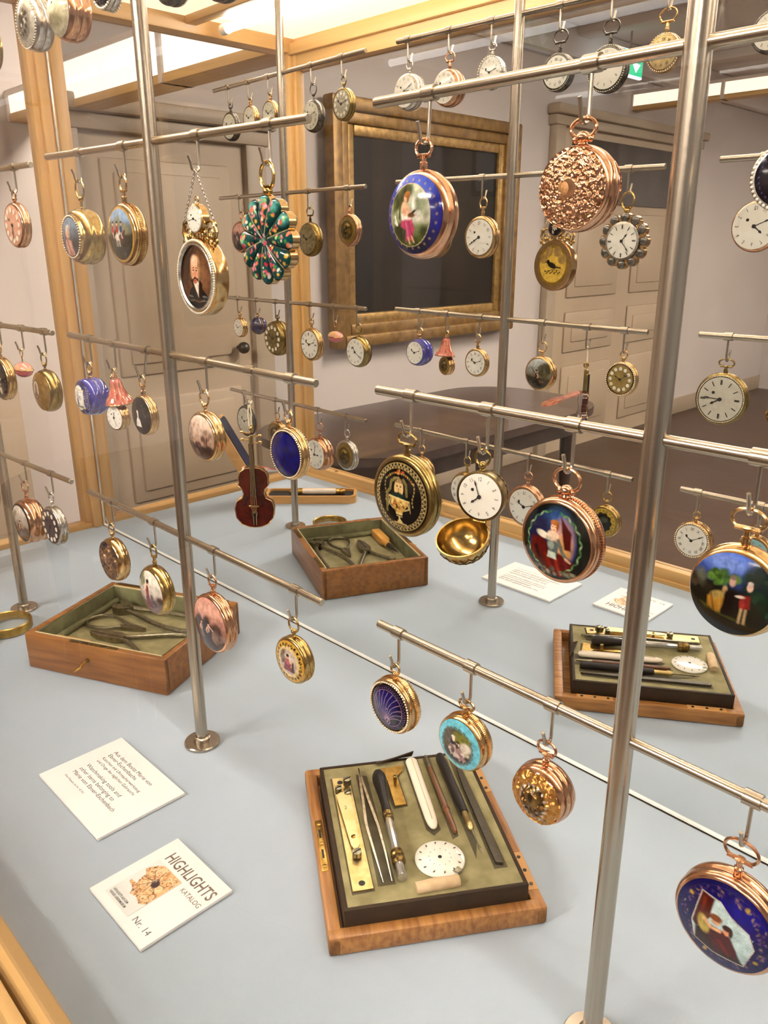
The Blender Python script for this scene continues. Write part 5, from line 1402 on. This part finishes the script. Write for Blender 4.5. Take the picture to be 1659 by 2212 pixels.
for x, y, r_, h_ in ((-59, 43, .0032, .006), (-50.5, 48, .0036, .0105), (-51.5, 36, .0032, .006), (-54.6, -40, .0038, .0075), (-54.8, -20.4, .0018, .0058)):
    s_ = MB().vlathe([(r_ * .5, .001), (r_ * .5, h_ * .4), (r_, h_ * .42), (r_, h_), (1e-6, h_ + .0003)], T(*gl(x, y)), 20).build('screw', TOOLSTEEL if r_ > .002 else BRASS, g)
    MB().box((-r_, -.0003, h_ - .0002), (r_, .0003, h_ + .0006), T(*gl(x, y)) @ RZ(.5)).build('screw_slot', BLACKP, s_, 0)
# tweezers
t_ = tool('tweezers', 'polished steel tweezers with two slender prongs beside the brass gauge', 'tweezers', -36, 0)
for s in (-1, 1):
    p_ = [(-36.7, 69), (-37 + s * 1.0, 50), (-37 + s * 2.4, 25), (-37 + s * 4.4, -2), (-36.8 + s * 4.8, -10), (-36 + s * 4.4, -40), (-35.7 + s * 3.4, -73)]
    wd = [1.0, 1.7, 1.9, 2.0, 1.8, 1.4, .4]
    b = MB()
    for (x, y), w_ in zip(p_, wd):
        for dx, z in ((-w_ * .6, .0014), (w_ * .6, .0014), (w_ * .6, .0044), (-w_ * .6, .0044)): b.v.append(loc(x + dx, y, -36, 0, z))
    for i in range(len(p_) - 1):
        for k in range(4): b.f.append((i * 4 + k, i * 4 + (k + 1) % 4, i * 4 + 4 + (k + 1) % 4, i * 4 + 4 + k))
    b.f += [(3, 2, 1, 0), tuple(len(p_) * 4 - 4 + k for k in range(4))]
    b.build('prong', mat('polished_steel', 'cfc9bc', .16, 1, var=(200, 'aaa498')), t_, 30)
# screwdriver with bulb handle
def along(x0, y0, x1, y1):
    """local matrix for a lathe along a line in the tray (profile axis y -> line direction)"""
    return T(0, 0, 0) @ RZ(math.atan2(y1 - y0, x1 - x0) - PI / 2)
sd = tool('screwdriver', 'screwdriver with a black bulbous handle and a bright octagonal shank', 'screwdriver', -22, -8)
A = T(0, 0, .0055) @ RZ(PI + math.radians(-1.5))
MB().lathe([(1e-6, -.066), (.0045, -.065), (.0062, -.060), (.0066, -.054), (.0058, -.045), (.0046, -.034), (.0040, -.02), (.0043, -.012), (.0036, -.0095)], A, 24).build('handle', BLACKP, sd)
MB().lathe([(.0036, -.0105), (.0045, -.0095), (.0045, -.006), (.0040, -.0055), (.0045, -.0045), (.0042, -.001), (1e-6, -.001)], A, 24).build('ferrule', OLDGOLD, sd)
MB().lathe([(.0034, -.002), (.0034, .038), (.0030, .040)], A, 10).build('shank', GLASSY, sd, 30)
MB().lathe([(.0034, .036), (.0052, .037), (.0055, .041), (.0045, .0425), (.0055, .044), (.0055, .048), (.0040, .050), (1e-6, .050)], A, 24).build('chuck', DARKGOLD, sd)
MB().lathe([(.0034, .049), (.0034, .060), (.0038, .061), (.0038, .064), (1e-6, .0645)], A, 12).build('tip', GLASSY, sd, 40)
# T-shaped brass plate
tp = tool('brass_template', 'T-shaped brass plate with an upright pin below the leather flap', 'tool', -8, 45)
def tl(x, y): return loc(x, y, -8, 45)[:2]
MB().prism([tl(-19.3, 67), tl(5.6, 70), tl(3.5, 61), tl(-2.9, 55), tl(-2.3, 15), tl(-12.5, 14.5), tl(-12.5, 50), tl(-17.5, 58)], .0016, T(0, 0, .0002)).build('plate', BRASS, tp, 30)
MB().box((-.0007, -.002, .0015), (.0020, .0022, .0085), T(*loc(-7, 46, -8, 45)), bev=.0004).build('pin', OLDGOLD, tp)
# ivory folder
iv = tool('paper_folder', 'thick white ivory paper folder with rounded ends', 'tool', 14.3, 26)
b = MB(); n = 18
for k, (y, s) in enumerate([(48.5, .35), (47, .75), (44, 1), (20, 1), (-10, .98), (-34, .92), (-42, .8), (-47, .5), (-48.5, .2)]):
    for j in range(n):
        a = 2 * PI * j / n; b.v.append((.0056 * s * math.cos(a) - .0006 * k / 8, y * .001, .0042 + .0036 * s * math.sin(a)))
for k in range(8):
    for j in range(n): b.f.append((k * n + j, k * n + (j + 1) % n, (k + 1) * n + (j + 1) % n, (k + 1) * n + j))
b.f += [tuple(range(n)), tuple(range(9 * n - 1, 8 * n - 1, -1))]
b.build('folder_body', IVORY, iv, 60)
MB().tube([(0, .047, .0078), (-.0004, -.04, .0076)], .0004, 6).build('groove', mat('ivory_groove', 'c8b698', .5, var=(100, 'b8a688')), iv)
# brown pencil holder
bp = tool('pencil_holder', 'slim brown crayon holder with a metal cap', 'tool', 30, 23)
A = T(0, 0, .0032) @ RZ(PI + math.radians(.6))
MB().lathe([(.0022, -.036), (.0026, -.030), (.0026, .02), (.0024, .021)], A, 12).build('barrel', mat('brown_wood', '6a4422', .35, coat=.3, grain=((60, 5, 60), '54341a')), bp, 40)
MB().lathe([(1e-6, -.055), (.0012, -.0545), (.0016, -.046), (.0023, -.036)], A, 14).build('metal_cap', TOOLSTEEL, bp)
MB().lathe([(.0026, .020), (.0031, .021), (.0031, .0235), (.0025, .024), (.0024, .046), (.0018, .052), (1e-6, .053)], A, 14).build('socket', mat('red_brown_wood', '7a4a24', .3, coat=.3, var=(80, '5c3418')), bp)
# needle holder
nh = tool('needle_holder', 'black handled needle tool with a brass collar and fine point', 'tool', 43.5, 8)
A = T(0, 0, .0046) @ RZ(PI + math.radians(1.0))
MB().lathe([(1e-6, -.066), (.0038, -.065), (.0044, -.062), (.0042, 0), (.0036, .017), (1e-6, .018)], A, 20).build('handle', BLACKP, nh)
MB().lathe([(.0028, .016), (.0028, .030), (.0034, .031), (.0034, .034), (.0022, .037), (1e-6, .039)], A, 16).build('collar', PALEBRASS, nh)
MB().lathe([(.0010, .036), (.0008, .055), (.0013, .060), (1e-6, .068)], A, 8).build('needle', TOOLSTEEL, nh)
# file
fi = tool('watch_file', 'flat dark grey steel file with a pointed tang at the right of the tray', 'file', 56, 0)
MB().prism([loc(56.9, 73, 56, 0)[:2], loc(54.2, 50, 56, 0)[:2], loc(53.0, 24, 56, 0)[:2], loc(53.2, -67, 56, 0)[:2], loc(58.8, -69, 56, 0)[:2], loc(58.8, 22, 56, 0)[:2], loc(57.6, 50, 56, 0)[:2]], .0026, T(0, 0, .0004)).build('blade', mat('file_steel', '5a5448', .42, .8, grain=((200, 1500, 100), '474238')), fi, 30)
# loose enamel dial
ld = tool('loose_dial', 'loose white enamel watch dial with crescent numerals lying in the tray', 'watch dial', 10.8, -53.5)
R = .0203
MB().vlathe([(1e-6, .0030), (R * .6, .0027), (R * .95, .0018), (R, .0012), (R, .0004)], None, 56).build('dial_disc', WHITE, ld, 60)
nb = MB()
for h in range(12):
    a = 2 * PI * h / 12
    nb.prism([(-.0006, 0), (.0003, .0003), (.0010, .0024), (-.0002, .0022)], .0001, RZ(a) @ T(R * .74, 0, .00255) @ RZ(-PI / 2))
    nb.prism([(-.0002, 0), (.0002, 0), (.0002, .0008), (-.0002, .0008)], .0001, RZ(a + .26) @ T(R * .42, 0, .0029) @ RZ(-PI / 2))
nb.build('numerals', INK, ld, 0)
MB().vlathe([(1e-6, .0032), (.0016, .0032), (.0016, .0026)], None, 16).build('centre_hole', BLACKP, ld)
MB().vlathe([(1e-6, .0022), (.0030, .0022), (.0030, .0018)], T(.0105, -.0145, 0), 16).build('chipped_notch', TOOLSTEEL, ld)
MB().ring((0, 0, 0), .0038, .0038, .00035, T(.0105, -.0145, .0023) @ RX(PI / 2), 20, 6, .2, 3.0).build('notch_edge', INKG, ld)

# ------------------------------------------------------------------ plier box
BX, BY, BA = -.883, .4195, math.radians(25.4)
box = thing('tool_box', 'open mahogany box lined with green velvet holding pliers, key in its lock', 'box', (BX, BY, 0), BA)
HX, HY, HZ_, WT = .1020, .0845, .047, .0085
MB().box((-HX + .002, -HY + .002, 0), (HX - .002, HY - .002, .008)).build('bottom_board', BOXWOOD, box, 0)
for a, b in (((-HX, -HY, 0), (HX, -HY + WT, HZ_)), ((-HX, HY - WT, 0), (HX, HY, HZ_)), ((-HX, -HY + .001, 0.0002), (-HX + WT, HY - .001, HZ_ + .0001)), ((HX - WT, -HY + .001, .0002), (HX, HY - .001, HZ_ + .0001))):
    MB().box(a, b, bev=.0018).build('side_board', BOXWOOD, box, 40)
ix, iy = HX - WT, HY - WT
for a, b in (((-ix, -iy, .008), (ix, -iy + .002, HZ_ - .002)), ((-ix, iy - .002, .008), (ix, iy, HZ_ - .002)), ((-ix, -iy, .008), (-ix + .002, iy, HZ_ - .002)), ((ix - .002, -iy, .008), (ix, iy, HZ_ - .002))):
    MB().box(a, b, bev=.0006).build('velvet_lining', DKVELVET, box, 40)
PIPE = mat('pale_piping', 'c9b98c', .8, var=(90, 'b8a87c'))
MB().tube([(-ix + .001, -iy + .001, HZ_ - .0012), (ix - .001, -iy + .001, HZ_ - .0012), (ix - .001, iy - .001, HZ_ - .0012), (-ix + .001, iy - .001, HZ_ - .0012)], .0013, 8, True).build('piping', PIPE, box)
MB().box((-ix + .002, -iy + .002, .008), (ix - .002, iy - .002, .0205)).build('velvet_bed', VELVET, box, 0)
MB().tube([(-ix + .006, -iy + .003, .0245), (-ix + .006, iy - .003, .0245)], .0042, 14).build('velvet_bolster', DKVELVET, box)
MB().box((-.0345, -HY + .0012, HZ_ - .0005), (.034, -HY + .0072, HZ_ + .0004), bev=.0002).build('lock_plate', DARKGOLD, box)
for x in (-.012, .014): MB().box((x - .004, -HY + .003, HZ_ + .0002), (x + .004, -HY + .0055, HZ_ + .0006)).build('lock_slot', BLACKP, box, 0)
for x in (-.068, .066): MB().box((x - .022, HY - .007, HZ_ - .0005), (x + .022, HY - .0005, HZ_ + .0004), bev=.0002).build('hinge_plate', DARKGOLD, box)
MB().lathe([(1e-6, 0), (.0032, 0), (.0034, .0006), (.0016, .0008)], T(-.009, -HY, .0265) @ RZ(PI), 16).build('keyhole', DARKGOLD, box)
key = thing('key', 'small brass key sticking out of the tool box lock', 'key', Vector((BX, BY, .0265)) + RZ(BA) @ Vector((-.009, -HY - .0012, 0)), BA)
MB().tube([(0, .0005, 0), (0, -.011, -.0012)], .0013, 10).lathe([(.0013, 0), (.0022, .0004), (.0013, .0012)], T(0, -.004, -.0004), 12).build('shaft', BRASS, key)
MB().ring((0, 0, 0), .0058, .0040, .0009, T(0, -.0158, -.0030) @ RZ(PI / 2) @ RX(math.radians(62)), 24).build('bow', BRASS, key)

def bl(x, y, z=.0): return Vector((x * .001, y * .001, z))
def in_box(name, label, cat, x, y, z=.0205):
    P_ = T(BX, BY, 0) @ RZ(BA) @ Vector((x * .001, y * .001, z))
    return thing(name, label, cat, P_, BA)
def plate(par, nm, pts, z0, t, mt, ox, oy): return MB().prism([((x - ox) * .001, (y - oy) * .001) for x, y in pts], t, T(0, 0, z0)).build(nm, mt, par, 35)
def hnd(par, pts, r, ox, oy, z=.0045, mt=TOOLSTEEL):
    return MB().tube([((x - ox) * .001, (y - oy) * .001, z) for x, y in pts], r, 10).build('handle', mt, par)
def smooth(pts, n=5):
    o = []
    P_ = [Vector((*p, 0)) for p in pts]
    for i in range(len(P_) - 1):
        p0 = P_[max(i - 1, 0)]; p1 = P_[i]; p2 = P_[i + 1]; p3 = P_[min(i + 2, len(P_) - 1)]
        for k in range(n):
            t = k / n
            v = .5 * ((2 * p1) + (-p0 + p2) * t + (2 * p0 - 5 * p1 + 4 * p2 - p3) * t * t + (-p0 + 3 * p1 - 3 * p2 + p3) * t ** 3); o.append((v.x, v.y))
    o.append(pts[-1]); return o
# flat-nosed pliers
p2 = in_box('flat_pliers', 'steel flat-nosed pliers lying open nearest the lock side of the box', 'pliers', -10, -20)
plate(p2, 'jaw', [(-57, -19.5), (-40, -13), (-14, -11), (-4, -15), (-10, -21), (-40, -21)], .001, .006, TOOLSTEEL, -10, -20)
plate(p2, 'jaw', [(-57, -22), (-40, -22), (-12, -22), (-4, -26), (-14, -30), (-40, -29)], .001, .006, TOOLSTEEL, -10, -20)
MB().vlathe([(1e-6, .0082), (.0042, .0080), (.0044, .001)], T(.002, 0, 0), 18).build('pivot', TOOLSTEEL, p2)
hnd(p2, smooth([(-8, -16), (5, -12), (25, -2), (50, 10), (66, 14)]), .0030, -10, -20); hnd(p2, smooth([(-8, -24), (6, -27), (25, -38), (44, -50)]), .0030, -10, -20)
# small pliers with looped handles
p1 = in_box('loop_pliers', 'small pointed pliers with a closed spring-loop handle', 'pliers', -29, 10)
plate(p1, 'jaw', [(5, 11.5), (-12, 16), (-30, 18), (-34, 10), (-12, 9.5)], .001, .0045, TOOLSTEEL, -29, 10)
plate(p1, 'jaw', [(5, 10.5), (-12, 6), (-30, 3), (-34, 9), (-12, 9)], .001, .0045, TOOLSTEEL, -29, 10)
hnd(p1, smooth([(-30, 6), (-50, -4), (-72, -6), (-84, 4), (-84, 16), (-74, 27), (-55, 28), (-40, 22), (-30, 15)]), .0022, -29, 10, .004)
MB().vlathe([(1e-6, .0062), (.003, .006), (.003, .001)], T(0, 0, 0), 14).build('pivot', TOOLSTEEL, p1)
# end cutting nippers
np_ = in_box('end_nippers', 'end-cutting nippers with long curved handles at the hinge side of the box', 'pliers', -58, 50)
plate(np_, 'jaw', [(-74, 62), (-66, 66), (-52, 58), (-44, 52), (-52, 46), (-64, 52)], .001, .0105, TOOLSTEEL, -58, 50)
plate(np_, 'jaw', [(-76, 52), (-70, 40), (-58, 38), (-46, 46), (-54, 52), (-66, 50)], .001, .0105, TOOLSTEEL, -58, 50)
MB().vlathe([(1e-6, .0135), (.0045, .0132), (.0048, .001)], T(.004, 0, 0), 18).build('pivot', TOOLSTEEL, np_)
hnd(np_, smooth([(-50, 54), (-28, 58), (10, 60), (60, 60)]), .0032, -58, 50, .006); hnd(np_, smooth([(-50, 46), (-30, 40), (0, 28), (30, 21), (66, 20)]), .0032, -58, 50, .006)
# wooden handled graver
gr = in_box('wooden_graver', 'short tool with a square yellow wood handle and dark steel tip', 'tool', -46, -60)
MB().box((-.036, -.0080, .001), (.018, .0080, .0140), bev=.003).build('handle', mat('boxwood', 'd09a4a', .4, grain=((8, 60, 60), 'b98238')), gr)
MB().lathe([(.0064, 0), (.0056, .004), (.0050, .016), (1e-6, .016)], T(.017, 0, .0075) @ RZ(-PI / 2), 18).build('neck', MATS['boxwood'], gr)
MB().lathe([(.0042, 0), (.0042, .008), (.003, .018), (1e-6, .040)], T(.032, 0, .0075) @ RZ(-PI / 2 - .12), 8).build('steel_tip', DARKSTEEL, gr, 30)

# ------------------------------------------------------------------ magnifying glass
mg = thing('magnifying_glass', 'brass rimmed magnifying glass lying flat beside the tool box', 'magnifying glass', (-1.064, .320, 0), 0)
R = .0305
MB().vlathe([(R, .001), (R * 1.05, .0015), (R * 1.05, .0125), (R, .0135), (R * .95, .0125), (R * .95, .002), (R, .001)], None, 64).build('rim', BRASS, mg)
MB().vlathe([(1e-6, .0040), (R * .6, .0046), (R * .96, .0070), (R * .96, .0085), (R * .6, .0115), (1e-6, .0122)], None, 48).build('lens', LENS, mg)
dv = Vector((.62, -.78, 0))
MB().tube([dv * R * 1.02 + Vector((0, 0, .007)), dv * (R + .016) + Vector((0, 0, .007))], .0045, 14).build('ferrule', BRASS, mg)
MB().tube([dv * (R + .015) + Vector((0, 0, .0075)), dv * (R + .04) + Vector((0, 0, .0078)), dv * (R + .085) + Vector((0, 0, .0078))], [.005, .0068, .0055], 16).build('handle', BLACKP, mg)

# ------------------------------------------------------------------ etui with ivory handled tool
et = thing('open_etui', 'open wooden etui with dark lining and its lid raised, left of the tool box', 'case', (-1.222, .234, 0), math.radians(-45))
ETW = mat('etui_wood', 'c99a5e', .4, grain=((8, 60, 60), 'b58548'))
b = MB(); ro = rrect(.094, .030, .014); ri = rrect(.088, .024, .010)
for z0, z1, po in ((0, .004, ro),): b.prism(po, z1)
n = len(ro)
k = len(b.v)
b.v += [(x, y, .004) for x, y in ro] + [(x, y, .0155) for x, y in ro] + [(x, y, .0155) for x, y in ri] + [(x, y, .004) for x, y in ri]
for q_ in range(3):
    for i in range(n): b.f.append((k + q_ * n + i, k + q_ * n + (i + 1) % n, k + (q_ + 1) * n + (i + 1) % n, k + (q_ + 1) * n + i))
b.build('tray', ETW, et, 40)
MB().prism(rrect(.0875, .0235, .009), .007, T(0, 0, .0035)).build('dark_lining', mat('etui_lining', '1c1a18', .9, var=(60, '2a2622')), et, 30)
LM = T(-.094, 0, .016) @ RY(math.radians(-62)) @ T(0, 0, 0)
# the lid rises from the short end and leans outwards
LM = T(-.094, 0, .0175) @ RY(-math.radians(118)) @ T(.090, 0, 0)
ld_ = MB().prism(rrect(.090, .030, .014), .020, LM).build('lid', ETW, et, 40)
MB().prism(rrect(.085, .025, .010), .0012, LM @ T(0, 0, -.0013)).build('blue_lining', mat('blue_silk', '090d20', .7, spec=.2, var=(30, '111a3c')), ld_, 30)
MB().tube([(-.094, -.02, .0165), (-.094, .02, .0165)], .0018).build('hinge', BRASS, et)
ih = thing('ivory_seal', 'ivory handled tool with brass ends lying in the etui tray', 'tool', (-1.222 + .012, .234 - .012, .0105), math.radians(-45))
MB().lathe([(.0058, -.036), (.0062, -.02), (.0062, .03), (.0058, .036)], T(0, 0, .0068) @ RZ(-PI / 2), 20).build('handle', IVORY, ih)
MB().lathe([(1e-6, .034), (.0064, .0345), (.0068, .04), (.005, .043), (.0066, .048), (.0066, .053), (1e-6, .055)], T(0, 0, .0068) @ RZ(-PI / 2), 18).build('brass_end', BRASS, ih)
MB().lathe([(1e-6, .034), (.0064, .0345), (.0068, .042), (.005, .046), (.0068, .056), (.004, .062), (1e-6, .063)], T(0, 0, .0068) @ RZ(PI / 2), 18).build('brass_end', BRASS, ih)
